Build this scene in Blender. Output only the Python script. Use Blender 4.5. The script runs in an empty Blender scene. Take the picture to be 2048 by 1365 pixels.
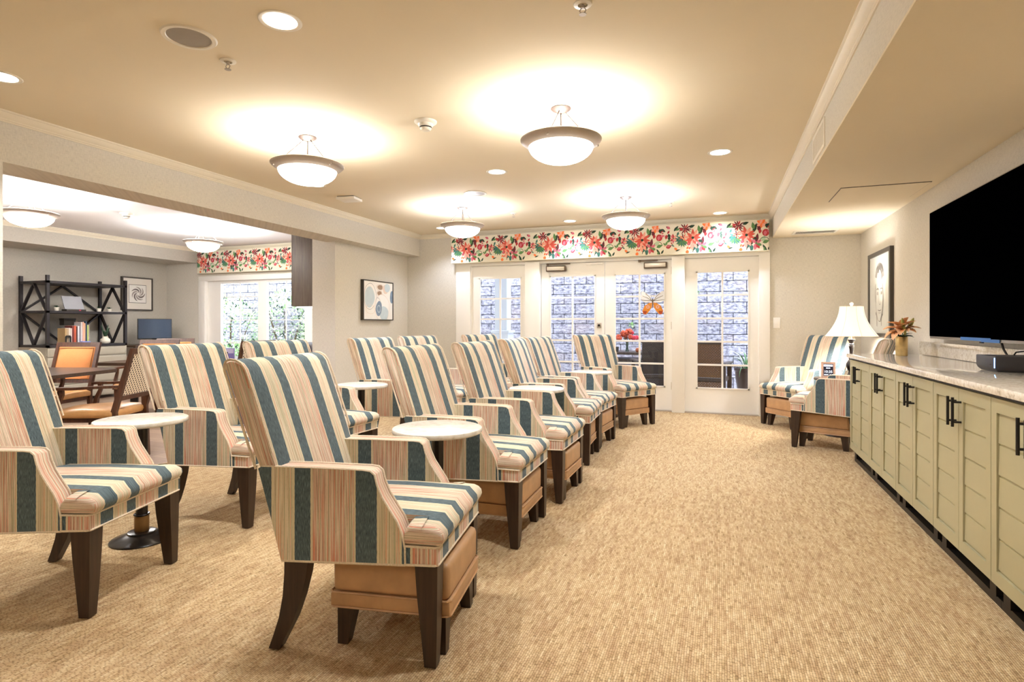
import bpy, bmesh, math, random
from mathutils import Vector, Matrix
PI = math.pi
R = math.radians
C = bpy.context.scene.collection
random.seed(7)

# ------------------------------------------------------------------ helpers
def lin(h):
    if isinstance(h, str):
        h = h.lstrip('#'); h = [int(h[i:i+2], 16) for i in (0, 2, 4)]
    return tuple(((v/255)/12.92 if v/255 <= .04045 else ((v/255+.055)/1.055)**2.4) for v in h) + (1.0,)

def obj(name, bm, mat=None, parent=None, angle=35, loc=None):
    bmesh.ops.remove_doubles(bm, verts=bm.verts, dist=1e-6)
    bmesh.ops.recalc_face_normals(bm, faces=bm.faces)
    me = bpy.data.meshes.new(name); bm.to_mesh(me); bm.free()
    for m in (mat if isinstance(mat, (list, tuple)) else [mat]):
        if m: me.materials.append(m)
    if angle:
        me.polygons.foreach_set('use_smooth', [True]*len(me.polygons))
        me.set_sharp_from_angle(angle=R(angle))
    o = bpy.data.objects.new(name, me); C.objects.link(o)
    if parent: o.parent = parent
    if loc: o.location = loc
    return o

def tag(o, label, cat, group=None, kind=None):
    o['label'] = label; o['category'] = cat
    if group: o['group'] = group
    if kind: o['kind'] = kind
    return o

def thing(name, label, cat, loc=(0, 0, 0), rz=0, group=None):
    o = bpy.data.objects.new(name, None); C.objects.link(o)
    o.empty_display_size = .1
    o.location = loc; o.rotation_euler = (0, 0, rz)
    return tag(o, label, cat, group)

def struct(name, bm, m, parent=None, angle=35):
    o = obj(name, bm, m, parent, angle)
    if not parent: o['kind'] = 'structure'
    return o

def copy_tree(o, parent=None):
    c = o.copy(); C.objects.link(c)
    if parent: c.parent = parent
    for ch in list(o.children):
        copy_tree(ch, c)
    return c

def dup(o, loc, rz, label, group=None):
    c = copy_tree(o); c.location = loc; c.rotation_euler = (0, 0, rz); c['label'] = label
    if group: c['group'] = group
    return c

def B(): return bmesh.new()

def box(bm, x0, x1, y0, y1, z0, z1, mi=0, bev=0, seg=2):
    if bev:
        t = bmesh.new(); box(t, x0, x1, y0, y1, z0, z1)
        bmesh.ops.bevel(t, geom=list(t.edges), offset=bev, segments=seg, profile=.5, affect='EDGES')
        merge(bm, t, mi); return
    v = [bm.verts.new((x, y, z)) for x in (x0, x1) for y in (y0, y1) for z in (z0, z1)]
    for q in ((0,1,3,2),(4,6,7,5),(0,4,5,1),(2,3,7,6),(0,2,6,4),(1,5,7,3)):
        f = bm.faces.new([v[i] for i in q]); f.material_index = mi

def merge(bm, t, mi=0, M=None):
    if M is not None: bmesh.ops.transform(t, matrix=M, verts=t.verts)
    mp = {v: bm.verts.new(v.co) for v in t.verts}
    for f in t.faces:
        try:
            g = bm.faces.new([mp[v] for v in f.verts]); g.material_index = mi if mi else f.material_index
        except ValueError: pass
    t.free()

def obox(bm, p0, p1, w, h, up=(0, 0, 1), mi=0):
    """bar of section w x h between two points"""
    p0, p1 = Vector(p0), Vector(p1); d = (p1-p0).normalized(); u = Vector(up)
    s = d.cross(u)
    if s.length < 1e-4: s = d.cross(Vector((1, 0, 0)))
    s.normalize(); u = s.cross(d).normalized()
    vs = []
    for p in (p0, p1):
        for a, b in ((-1,-1),(1,-1),(1,1),(-1,1)):
            vs.append(bm.verts.new(p + s*a*w/2 + u*b*h/2))
    for q in ((0,1,2,3),(7,6,5,4),(0,4,5,1),(1,5,6,2),(2,6,7,3),(3,7,4,0)):
        f = bm.faces.new([vs[i] for i in q]); f.material_index = mi

def prism(bm, pts, axis, a, b, mi=0):
    """polygon extruded along an axis; pts are the other two coordinates in x,y,z order"""
    def P(p, t):
        return {'x': (t, p[0], p[1]), 'y': (p[0], t, p[1]), 'z': (p[0], p[1], t)}[axis]
    A = [bm.verts.new(P(p, a)) for p in pts]; Bv = [bm.verts.new(P(p, b)) for p in pts]
    n = len(pts)
    fs = [bm.faces.new(A), bm.faces.new(Bv[::-1])]
    for i in range(n):
        fs.append(bm.faces.new((A[i], A[(i+1) % n], Bv[(i+1) % n], Bv[i])))
    for f in fs: f.material_index = mi

def loft(bm, rings, caps=True, closed=True, mi=0):
    V = [[bm.verts.new(p) for p in r] for r in rings]; n = len(rings[0])
    for a, b in zip(V, V[1:]):
        for i in range(n if closed else n-1):
            j = (i+1) % n
            f = bm.faces.new((a[i], a[j], b[j], b[i])); f.material_index = mi
    if caps:
        for r in (V[0], V[-1][::-1]):
            f = bm.faces.new(r); f.material_index = mi

def lathe(bm, prof, cx=0, cy=0, seg=32, mi=0, close=False):
    rings = []
    for r, z in prof:
        rings.append([bm.verts.new((cx+max(r, 1e-5)*math.cos(2*PI*k/seg), cy+max(r, 1e-5)*math.sin(2*PI*k/seg), z)) for k in range(seg)])
    for a, b in zip(rings, rings[1:]):
        for i in range(seg):
            f = bm.faces.new((a[i], a[(i+1) % seg], b[(i+1) % seg], b[i])); f.material_index = mi
    if close:
        for r in (rings[0], rings[-1][::-1]):
            f = bm.faces.new(r); f.material_index = mi

def tube(bm, pts, r, seg=8, mi=0, caps=True, loop=False):
    pts = [Vector(p) for p in pts]; n = len(pts); rings = []
    rr = r if isinstance(r, (list, tuple)) else [r]*n
    prev = None
    for i, p in enumerate(pts):
        if loop: d = (pts[(i+1) % n]-pts[i-1])
        else: d = pts[min(i+1, n-1)]-pts[max(i-1, 0)]
        d.normalize()
        s = d.cross(prev) if prev is not None else d.cross(Vector((0.03, .05, 1)))
        if s.length < 1e-3: s = d.cross(Vector((1, .1, 0)))
        s.normalize(); u = s.cross(d).normalized(); prev = u
        rings.append([p + (s*math.cos(2*PI*k/seg)+u*math.sin(2*PI*k/seg))*rr[i] for k in range(seg)])
    if loop: rings.append(rings[0])
    loft(bm, rings, caps=caps and not loop, mi=mi)

def bevel_sharp(bm, w, seg=2, ang=30):
    es = [e for e in bm.edges if len(e.link_faces) == 2 and e.calc_face_angle(0) > R(ang)]
    bmesh.ops.bevel(bm, geom=es, offset=w, segments=seg, profile=.5, affect='EDGES', clamp_overlap=True)

def setuv(bm, fn):
    bmesh.ops.recalc_face_normals(bm, faces=bm.faces)
    L = bm.loops.layers.uv.new('UVMap')
    for f in bm.faces:
        n = f.normal
        for l in f.loops:
            l[L].uv = fn(l.vert.co, n)

# ------------------------------------------------------------------ materials
class NT:
    def __init__(s, name):
        s.m = bpy.data.materials.new(name); s.m.use_nodes = True
        s.t = s.m.node_tree; s.n = s.t.nodes; s.l = s.t.links
        s.bsdf = s.n['Principled BSDF']; s.out = s.n['Material Output']
    def new(s, typ, **kw):
        n = s.n.new(typ)
        for k, v in kw.items():
            if k in n.inputs: s.set(n.inputs[k], v)
            else: setattr(n, k, v)
        return n
    def set(s, inp, v):
        if isinstance(v, bpy.types.NodeSocket): s.l.new(v, inp)
        else: inp.default_value = v
    def math(s, op, a, b=0.0):
        n = s.n.new('ShaderNodeMath'); n.operation = op; s.set(n.inputs[0], a); s.set(n.inputs[1], b); return n.outputs[0]
    def vec(s, x, y, z=0.0):
        n = s.n.new('ShaderNodeCombineXYZ')
        for i, v in enumerate((x, y, z)): s.set(n.inputs[i], v)
        return n.outputs[0]
    def sep(s, v):
        n = s.n.new('ShaderNodeSeparateXYZ'); s.set(n.inputs[0], v); return n.outputs
    def noise(s, vec, scale=1.0, detail=2.0, rough=.5, out='Fac'):
        n = s.new('ShaderNodeTexNoise', Scale=scale, Detail=detail, Roughness=rough); s.set(n.inputs['Vector'], vec); return n.outputs[out]
    def ramp(s, fac, stops, interp='LINEAR'):
        n = s.n.new('ShaderNodeValToRGB'); s.set(n.inputs[0], fac); cr = n.color_ramp; cr.interpolation = interp
        while len(cr.elements) < len(stops): cr.elements.new(.5)
        for e, (p, c) in zip(cr.elements, stops): e.position = p; e.color = c
        return n.outputs[0]
    def mix(s, f, a, b, mode='MIX'):
        n = s.n.new('ShaderNodeMix'); n.data_type = 'RGBA'; n.blend_type = mode
        s.set(n.inputs[0], f); s.set(n.inputs[6], a); s.set(n.inputs[7], b); return n.outputs[2]
    def bump(s, h, strength=.3, dist=.002):
        n = s.new('ShaderNodeBump', Strength=strength, Distance=dist); s.set(n.inputs['Height'], h)
        s.l.new(n.outputs[0], s.bsdf.inputs['Normal']); return n
    def obco(s): return s.n.new('ShaderNodeTexCoord').outputs['Object']
    def pr(s, **kw):
        for k, v in kw.items(): s.set(s.bsdf.inputs[k.replace('_', ' ')], v)
        return s.m

def plain(name, col, rough=.5, metal=0, var=.06, scale=30, spec=None, bump=0, coat=0):
    t = NT(name); c = lin(col)
    f = t.noise(t.obco(), scale, 3)
    col2 = t.mix(f, tuple(min(1, x*(1-var)) for x in c[:3])+(1,), tuple(min(1, x*(1+var)) for x in c[:3])+(1,))
    t.pr(Base_Color=col2, Roughness=rough, Metallic=metal)
    if spec is not None: t.pr(Specular_IOR_Level=spec)
    if coat: t.pr(Coat_Weight=coat, Coat_Roughness=.1)
    if bump: t.bump(f, bump, .002)
    return t.m

def emit(name, col, strength):
    t = NT(name); t.pr(Base_Color=lin(col), Emission_Color=lin(col), Emission_Strength=strength, Roughness=.4)
    return t.m

def mat_fabric():
    t = NT('striped_upholstery')
    uv = t.n.new('ShaderNodeTexCoord').outputs['UV']; U, V, _ = t.sep(uv)
    per = .355
    wob = t.noise(t.vec(t.math('MULTIPLY', U, 9), t.math('MULTIPLY', V, 60)), 1, 1)
    Uw = t.math('ADD', U, t.math('MULTIPLY', t.math('SUBTRACT', wob, .5), .0022))
    p = t.math('FRACT', t.math('DIVIDE', t.math('ADD', Uw, per), per))
    K, W = (0, 0, 0, 1), (1, 1, 1, 1)
    mT = t.ramp(p, [(0, W), (.195, K), (.418, W), (.572, K)], 'CONSTANT')
    mE = t.ramp(p, [(0, K), (.195, W), (.212, K), (.400, W), (.418, K), (.572, W), (.590, K), (.982, W)], 'CONSTANT')
    mP = t.ramp(p, [(0, K), (.572, W), (.99, K)], 'CONSTANT')
    s1 = t.noise(t.vec(t.math('MULTIPLY', U, 190), t.math('MULTIPLY', V, 2.2)), 1, 2, .6)
    s2 = t.noise(t.vec(t.math('MULTIPLY', U, 240), t.math('MULTIPLY', V, 1.6), 7.0), 1, 1, .5)
    s3 = t.noise(t.vec(t.math('MULTIPLY', U, 500), t.math('MULTIPLY', V, 45), 3.0), 1, 2, .6)
    pink = t.ramp(s1, [(.31, lin('#85604f')), (.39, lin('#bf9a86')), (.45, lin('#dfc6b2')), (.52, lin('#ece1cf')), (.58, lin('#d5b5a0')), (.64, lin('#b18470')), (.70, lin('#dcd6bf'))])
    pink = t.mix(t.ramp(s2, [(.56, K), (.60, (.8,)*3+(1,))]), pink, lin('#b7b796'))
    pink = t.mix(t.ramp(s2, [(.37, (.8,)*3+(1,)), (.41, K)]), pink, lin('#d98468'))
    cream = t.ramp(s1, [(.31, lin('#a8906f')), (.40, lin('#d2c3a7')), (.5, lin('#ebe1ce')), (.58, lin('#dccdb2')), (.66, lin('#c0ad8c'))])
    cream = t.mix(t.ramp(s2, [(.56, K), (.60, (.7,)*3+(1,))]), cream, lin('#aeb08a'))
    cream = t.mix(t.ramp(s2, [(.37, (.6,)*3+(1,)), (.41, K)]), cream, lin('#dd9a6e'))
    teal = t.ramp(s3, [(.3, lin('#3b484e')), (.5, lin('#53646b')), (.68, lin('#6e8188'))])
    body = t.mix(mP, cream, pink)
    body = t.mix(mE, body, lin('#ddd3b6'))
    slub = t.ramp(s3, [(.30, (.55,)*3+(1,)), (.42, W)])
    body = t.mix(.5, body, slub, 'MULTIPLY')
    col = t.mix(mT, body, teal)
    t.pr(Base_Color=col, Roughness=.88, Specular_IOR_Level=.2, Sheen_Weight=.15)
    wv = t.noise(t.vec(t.math('MULTIPLY', U, 700), t.math('MULTIPLY', V, 300)), 1, 1)
    t.bump(wv, .35, .0012)
    return t.m

def mat_carpet():
    t = NT('loop_carpet'); x, y, z = t.sep(t.obco())
    wob = t.noise(t.vec(t.math('MULTIPLY', x, 20), t.math('MULTIPLY', y, 60)), 1, 1)
    xr = t.math('MULTIPLY', t.math('ADD', x, t.math('MULTIPLY', wob, .004)), 118)
    rib = t.math('ABSOLUTE', t.math('SINE', t.math('MULTIPLY', xr, PI)))
    rid = t.math('FLOOR', xr)
    lw = t.noise(t.vec(t.math('MULTIPLY', rid, 7.31), t.math('MULTIPLY', y, 22)), 1, 2, .6)
    loop = t.math('ABSOLUTE', t.math('SINE', t.math('MULTIPLY', PI, t.math('ADD', t.math('ADD', t.math('MULTIPLY', y, 62), t.math('MULTIPLY', rid, .37)), t.math('MULTIPLY', lw, 3.0)))))
    tone = t.noise(t.vec(t.math('MULTIPLY', rid, 3.77), t.math('MULTIPLY', y, 16)), 1, 2, .6)
    blot = t.noise(t.vec(t.math('MULTIPLY', x, 34), t.math('MULTIPLY', y, 4.5)), 1, 3, .65)
    h = t.math('MULTIPLY', t.math('POWER', rib, .6), t.ramp(loop, [(.05, (.25,)*3+(1,)), (.60, (1, 1, 1, 1))]))
    col = t.ramp(tone, [(.28, lin('#a08661')), (.42, lin('#bea37c')), (.55, lin('#cdb58e')), (.72, lin('#dac7a2'))])
    col = t.mix(t.ramp(blot, [(.36, (.45,)*3+(1,)), (.54, (0, 0, 0, 1))]), col, lin('#a58160'))
    col = t.mix(1.0, col, t.ramp(h, [(.10, (.42, .375, .32, 1)), (.60, (1, 1, 1, 1))]), 'MULTIPLY')
    t.pr(Base_Color=col, Roughness=.95, Specular_IOR_Level=.1)
    t.bump(h, .5, .004)
    return t.m

def mat_linen(name, col, amt=.12):
    t = NT(name); x, y, z = t.sep(t.obco()); c = lin(col)
    xy = t.math('ADD', x, t.math('MULTIPLY', y, 1.0))
    a = t.noise(t.vec(t.math('MULTIPLY', xy, 30), t.math('MULTIPLY', z, 240)), 1, 2, .6)
    b = t.noise(t.vec(t.math('MULTIPLY', xy, 240), t.math('MULTIPLY', z, 30), 4.0), 1, 2, .6)
    f = t.math('MULTIPLY', t.math('ADD', a, b), .5)
    col2 = t.ramp(f, [(.3, tuple(v*(1-amt*1.6) for v in c[:3])+(1,)), (.5, c), (.7, tuple(min(1, v*(1+amt)) for v in c[:3])+(1,))])
    t.pr(Base_Color=col2, Roughness=.85, Specular_IOR_Level=.2); t.bump(f, .15, .001)
    return t.m

def mat_wood(name, c0, c1, rough=.4, axis=2, sc=1.0, coat=0.0):
    t = NT(name); co = list(t.sep(t.obco()))
    k = [60*sc, 60*sc, 60*sc]; k[axis] = 4*sc
    f = t.noise(t.vec(*[t.math('MULTIPLY', a, b) for a, b in zip(co, k)]), 1, 3, .6)
    t.pr(Base_Color=t.ramp(f, [(.3, lin(c0)), (.7, lin(c1))]), Roughness=rough, Coat_Weight=coat, Coat_Roughness=.15)
    return t.m

def mat_planks():
    t = NT('vinyl_plank_floor'); co = t.obco()
    br = t.new('ShaderNodeTexBrick', Scale=1.0, Mortar=lin('#5b4c40'), Color1=lin('#a58d78'), Color2=lin('#8b7462'))
    br.inputs['Mortar Size'].default_value = .002; br.inputs['Brick Width'].default_value = 1.2; br.inputs['Row Height'].default_value = .16
    t.set(br.inputs['Vector'], co); x, y, z = t.sep(co)
    f = t.noise(t.vec(t.math('MULTIPLY', x, 5), t.math('MULTIPLY', y, 70)), 1, 3, .6)
    t.pr(Base_Color=t.mix(1.0, br.outputs[0], t.ramp(f, [(.3, (.7, .68, .66, 1)), (.7, (1, 1, 1, 1))]), 'MULTIPLY'), Roughness=.38)
    return t.m

def mat_granite(name, base, specks, rough=.08, scale=1.0):
    t = NT(name); co = t.obco()
    f = t.noise(co, 60*scale, 6, .7); g = t.noise(co, 14*scale, 4, .65)
    col = t.ramp(f, [(.30, lin(specks[0])), (.42, lin(specks[1])), (.55, lin(base)), (.75, lin('#f4f0e6'))])
    col = t.mix(t.ramp(g, [(.40, (.5,)*3+(1,)), (.55, (0, 0, 0, 1))]), col, lin(specks[1]))
    t.pr(Base_Color=col, Roughness=rough)
    return t.m

def mat_block():
    t = NT('split_face_block'); co = t.obco(); x, y, z = t.sep(co)
    v = t.vec(x, z, 0.0)
    br = t.new('ShaderNodeTexBrick', Scale=1.0, Mortar=(0, 0, 0, 1), Color1=(1, 1, 1, 1), Color2=(.82, .82, .82, 1))
    br.inputs['Mortar Size'].default_value = .006; br.inputs['Brick Width'].default_value = .46; br.inputs['Row Height'].default_value = .2
    t.set(br.inputs['Vector'], v)
    f = t.noise(t.vec(t.math('MULTIPLY', x, 13), t.math('MULTIPLY', z, 22)), 1, 4, .6)
    g = t.noise(t.vec(t.math('MULTIPLY', x, 1.6), t.math('MULTIPLY', z, 3)), 1, 2, .5)
    col = t.ramp(f, [(.32, lin('#5a5868')), (.43, lin('#92909f')), (.54, lin('#b3b0bd')), (.7, lin('#cfccd5'))])
    col = t.mix(t.ramp(g, [(.5, (0, 0, 0, 1)), (.7, (.35,)*3+(1,))]), col, lin('#c0a8a2'))
    col = t.mix(1.0, col, br.outputs[0], 'MULTIPLY')
    t.pr(Base_Color=col, Roughness=.95)
    t.bump(t.math('ADD', f, t.math('MULTIPLY', br.outputs['Fac'], -.8)), 1.0, .04)
    return t.m

def mat_glass(name='window_glass', tint=(.97, .98, .98, 1), gl=.06):
    t = NT(name)
    tr = t.new('ShaderNodeBsdfTransparent', Color=tint)
    g = t.new('ShaderNodeBsdfGlossy', Roughness=.02)
    ge = t.n.new('ShaderNodeNewGeometry'); dt = t.n.new('ShaderNodeVectorMath'); dt.operation = 'DOT_PRODUCT'
    t.l.new(ge.outputs['Normal'], dt.inputs[0]); t.l.new(ge.outputs['Incoming'], dt.inputs[1])
    c = t.math('SUBTRACT', 1.0, t.math('ABSOLUTE', dt.outputs['Value']))
    fr = t.math('ADD', .02, t.math('MULTIPLY', t.math('POWER', c, 5.0), .45))
    mx = t.n.new('ShaderNodeMixShader')
    t.l.new(fr, mx.inputs[0]); t.l.new(tr.outputs[0], mx.inputs[1]); t.l.new(g.outputs[0], mx.inputs[2])
    t.l.new(mx.outputs[0], t.out.inputs[0])
    return t.m

def mat_leather(name, col, rough=.42):
    t = NT(name); c = lin(col); co = t.obco()
    f = t.noise(co, 9, 3, .6); g = t.noise(co, 260, 2)
    t.pr(Base_Color=t.ramp(f, [(.3, tuple(v*.86 for v in c[:3])+(1,)), (.7, tuple(min(1, v*1.1) for v in c[:3])+(1,))]), Roughness=rough)
    t.bump(g, .12, .0008)
    return t.m

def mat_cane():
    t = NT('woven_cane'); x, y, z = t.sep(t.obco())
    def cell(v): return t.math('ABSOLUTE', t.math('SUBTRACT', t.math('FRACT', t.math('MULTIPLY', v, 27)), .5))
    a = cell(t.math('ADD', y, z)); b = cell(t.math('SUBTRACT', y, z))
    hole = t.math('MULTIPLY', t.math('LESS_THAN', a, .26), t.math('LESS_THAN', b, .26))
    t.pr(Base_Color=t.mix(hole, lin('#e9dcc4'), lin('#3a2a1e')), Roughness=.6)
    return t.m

def mat_wicker(name, c0, c1):
    t = NT(name); x, y, z = t.sep(t.obco())
    def cell(v): return t.math('ABSOLUTE', t.math('SUBTRACT', t.math('FRACT', t.math('MULTIPLY', v, 27)), .5))
    a = cell(t.math('ADD', x, z)); b = cell(t.math('SUBTRACT', x, z))
    hole = t.math('MULTIPLY', t.math('LESS_THAN', a, .19), t.math('LESS_THAN', b, .19))
    tr = t.new('ShaderNodeBsdfTransparent'); mx = t.n.new('ShaderNodeMixShader')
    f = t.noise(t.vec(t.math('MULTIPLY', x, 60), t.math('MULTIPLY', z, 60)), 1, 2)
    t.pr(Base_Color=t.ramp(f, [(.3, lin(c0)), (.7, lin(c1))]), Roughness=.5)
    t.l.new(hole, mx.inputs[0]); t.l.new(t.bsdf.outputs[0], mx.inputs[1]); t.l.new(tr.outputs[0], mx.inputs[2])
    t.l.new(mx.outputs[0], t.out.inputs[0]); return t.m

M = {}
M['fabric'] = mat_fabric(); M['carpet'] = mat_carpet()
M['linen'] = mat_linen('linen_wallcovering', '#d9d4c9'); M['linen_grey'] = mat_linen('grey_linen_wallcovering', '#c4bfb4')
M['ceil'] = plain('ceiling_paint', '#e6dac1', .9, var=.015, scale=4, spec=.2)
M['ceil_white'] = plain('white_ceiling_paint', '#e9e7e6', .9, var=.015, scale=4, spec=.2)
M['trim'] = plain('cream_trim_paint', '#e9e0cb', .45, var=.02)
M['white'] = plain('white_door_paint', '#f6f4ef', .4, var=.01)
M['planks'] = mat_planks()
M['darkleg'] = mat_wood('espresso_wood', '#2b1d14', '#402d20', .38)
M['oak'] = mat_wood('walnut_wood', '#3a2012', '#5d3620', .35)
M['tabledark'] = mat_wood('dark_table_wood', '#3b2a22', '#55402f', .3, axis=0)
M['cabwood'] = mat_wood('grey_brown_cabinet_wood', '#5a4f46', '#75695d', .45, axis=2)
M['tan'] = mat_leather('tan_vinyl', '#c39a70'); M['tanseat'] = mat_leather('tan_seat_leather', '#c5945c', .35)
M['orange'] = mat_linen('orange_upholstery', '#d08c58', .08)
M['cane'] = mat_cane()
M['marble'] = mat_granite('white_marble', '#ece8df', ('#c7bfb2', '#e0dacd'), .18, .35)
M['granite'] = mat_granite('speckled_granite', '#f0eadf', ('#a79b87', '#dbd1c0'), .06, 1.0)
M['piping'] = plain('piping_fabric', '#e6d6c0', .85, var=.3, scale=160)
M['black'] = plain('black_metal', '#1d1a19', .45, .3)
M['blackgloss'] = plain('black_lacquer', '#1a1413', .25, .2)
M['shelfmetal'] = plain('dark_shelf_metal', '#2e2a2c', .4, .4)
M['brass'] = plain('aged_brass_sleeve', '#8b6a40', .4, .6)
M['gold'] = plain('hammered_gold', '#cbb07a', .3, .85, var=.3, scale=30, bump=.5)
M['nickel'] = plain('brushed_nickel', '#b6aba0', .4, .3)
M['canopy'] = plain('darkened_metal', '#2a211d', .5, .0, spec=.2)  # canopy and rods darkened so the bulb glare doesn't wash them out
M['sage'] = plain('sage_cabinet_paint', '#aea886', .42, var=.02)
M['greycab'] = plain('warm_grey_cabinet_paint', '#a39c8c', .5, var=.02)
M['glass'] = mat_glass()
M['screen'] = plain('tv_screen', '#010102', .5, 0, spec=0)
M['screenblue'] = plain('monitor_screen', '#26364c', .15, 0, spec=.6)
M['silver'] = plain('silver_bezel', '#a7a39d', .35, .6)
M['bluetape'] = plain('blue_painters_tape', '#3f74b8', .6)
M['plastic'] = plain('white_plastic', '#ece6d8', .4, var=.01)
M['greyplastic'] = plain('grey_grille', '#9b948a', .6)
M['box_dark'] = plain('charcoal_plastic', '#3a3a40', .45)
M['paper'] = plain('white_paper', '#f3f0ea', .8, var=.02)
M['mat_board'] = plain('cream_mat_board', '#efe8dd', .8, var=.01)
M['frame_dark'] = plain('dark_picture_frame', '#4a443e', .45)
M['frame_side'] = plain('dark_frame_edge', '#37312a', .5)
M['pencil'] = plain('pencil_grey', '#aaa19b', .9, var=.2, scale=60)
M['pencil2'] = plain('pencil_dark', '#7d7470', .9, var=.25, scale=80)
M['block'] = mat_block()
M['patio'] = plain('pale_concrete', '#cfccc8', .9, var=.1, scale=12)
M['column'] = plain('white_column_paint', '#ccd0d8', .5, var=.01)
M['wickdark'] = mat_wicker('dark_woven_resin', '#1d110a', '#33200f')
M['wickamber'] = mat_wicker('warm_lit_brown_resin', '#4a2c02', '#6b430a')  # amber put into the brown to stand in for warm indoor light
M['leaf'] = plain('leaf_green', '#4d7a45', .5, var=.4, scale=15)
M['leafdark'] = plain('dark_leaf_green', '#28462f', .45, var=.3, scale=15)
M['leafpale'] = plain('pale_leaf', '#e6ecda', .5, var=.25, scale=12)
M['leafmid'] = plain('mid_leaf', '#a9cc8e', .5, var=.35, scale=12)
M['twig'] = plain('brown_twig', '#5c4a34', .8)
M['petal'] = plain('orange_petal', '#fbb987', .6, var=.25, scale=40)
M['bud'] = plain('green_bud', '#9a9140', .55, var=.3, scale=30)
M['bronze'] = plain('bronze_hardware', '#6b5a4c', .4, .6)
M['hardsilver'] = plain('satin_closer_cover', '#dcd6cb', .35, .4)
M['pinkwood'] = plain('pale_wood_frame', '#c9a898', .6)
WARM = '#ffe6c4'
M['bowl'] = emit('lit_alabaster_glass', '#fff8ee', 4.5)
M['bowl_side'] = emit('bright_alabaster_glass', '#fffaf4', 32)
M['can'] = emit('lit_downlight_lens', '#fff4e2', 5)
M['shade'] = emit('lit_lamp_shade', '#fff6ea', .22)
M['led'] = emit('blue_white_led', '#8fc0ff', 1.2)
M['lcd'] = emit('lcd_digits', '#dfe9ff', .6)
M['striplight'] = emit('under_cabinet_strip', '#fff3e0', 1.2)
M['lcdback'] = plain('lcd_background', '#20263c', .3)

# ------------------------------------------------------------------ room shell
XR, YF, ZC = 1.615, 8.0, 2.6          # right wall, far wall, ceiling
XS, ZS = .63, 2.29                     # right soffit
XB, ZB = -4.48, 2.265                  # beam to the side room
XW = -4.70                             # recessed left wall
XL, YN = -9.97, -4.6
bm = B(); box(bm, XB+.03, XR+.2, YN, YF+.2, -.1, 0); struct('floor', bm, M['carpet'])
bm = B(); box(bm, XL-.2, XB+.03, YN, YF+.2, -.1, 0); struct('floor_side_room', bm, M['planks'])
bm = B(); box(bm, XB-.2, XR+.2, YN-.2, YF+.2, ZC, ZC+.15); box(bm, XB, XS, YN, 1.77, ZC-.035, ZC); struct('ceiling', bm, M['ceil'])
bm = B(); box(bm, XL-.2, XB-.2, YN-.2, YF+.2, ZC, ZC+.15); struct('ceiling_side_room', bm, M['ceil_white'])
# far wall with openings
bm = B()
for x0, x1, z0, z1 in ((XL-.2, -9.02, 0, ZC), (-9.02, -5.62, 2.0, ZC), (-9.02, -5.62, 0, .40), (-5.62, -3.72, 0, ZC), (-3.72, .52, 2.09, ZC), (.52, XR+.2, 0, ZC)):
    box(bm, x0, x1, YF, YF+.2, z0, z1)
struct('wall_north', bm, M['linen'])
bm = B(); box(bm, XR, XR+.2, YN-.2, YF, 0, ZC); struct('wall_east', bm, M['linen'])
bm = B(); box(bm, XL-.2, XL, YN-.2, YF, 0, ZC); struct('wall_west', bm, M['linen_grey'])
bm = B(); box(bm, XL-.2, XR+.2, YN-.2, YN, 0, ZC); struct('wall_south', bm, M['linen'])
bm = B(); box(bm, -5.06, XW, 6.17, YF, 0, ZC); struct('wall_partition', bm, M['linen'])
bm = B(); box(bm, -4.85, XB, YN, 2.40, 0, ZB); struct('wall_partition_near', bm, M['linen'])
bm = B(); box(bm, -4.85, XB, YN, YF, ZB, ZC); struct('wall_beam', bm, M['linen'])
bm = B(); box(bm, XS, XR, YN, YF, ZS, ZS+.012); struct('ceiling_soffit', bm, M['ceil'])
bm = B(); box(bm, XS, XS+.1, YN, YF, ZS+.012, ZC); struct('wall_soffit_face', bm, M['linen'])
bm = B(); box(bm, XL, -9.15, YN, YF, 2.33, ZC); struct('wall_soffit_side_room', bm, M['linen_grey'])

# crown mouldings: profile (out from wall, down from ceiling)
CR = [(0, 0), (.055, 0), (.055, -.010), (.046, -.014), (.040, -.026), (.026, -.040), (.014, -.048), (.014, -.056), (.008, -.060), (.008, -.068), (0, -.068)]
def crown(name, axis, pos, a, b, sgn):
    bm = B()
    if axis == 'y': prism(bm, [(pos+sgn*u, ZC+v) for u, v in CR], 'y', a, b)
    else: prism(bm, [(pos+sgn*u, ZC+v) for u, v in CR], 'x', a, b)
    struct(name, bm, M['trim'], angle=20)
crown('trim_1', 'y', XB, YN, YF, 1)
crown('trim_2', 'x', YF, XB, XS, -1)
crown('trim_3', 'y', XS, YN, YF, -1)
crown('trim_4', 'y', -9.15, YN, YF, 1)
crown('trim_5', 'x', YF, -9.15, -5.06, -1)
def base(name, x0, x1, y0, y1):
    bm = B(); box(bm, x0, x1, y0, y1, 0, .10, bev=.004); struct(name, bm, M['white'])
base('baseboard_north', .62, XR, YF-.015, YF); base('baseboard_north_left', XW, -3.83, YF-.015, YF)
base('baseboard_east', XR-.015, XR, 5.75, YF-.015); base('baseboard_partition', XW, XW+.015, 6.17, YF-.015)

# ------------------------------------------------------------------ glazed doors in the far wall
YD = YF+.02
def post(name, x0, x1, z1=2.1, d=.05):
    bm = B(); box(bm, x0, x1, YF-d, YF+.12, 0, z1, bev=.004); struct(name, bm, M['white'])
post('trim_6', -3.83, -3.59, d=.03); post('trim_7', -2.70, -2.475); post('trim_8', -.61, -.445, d=.06); post('trim_9', .47, .60, d=.03)
bm = B(); box(bm, -3.83, .60, YF-.025, YF+.12, 2.075, 2.14); struct('trim_10', bm, M['white'])
bm = B(); box(bm, -3.59, .47, YF-.02, YF+.12, 0, .012); struct('trim_11', bm, M['nickel'])

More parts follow.
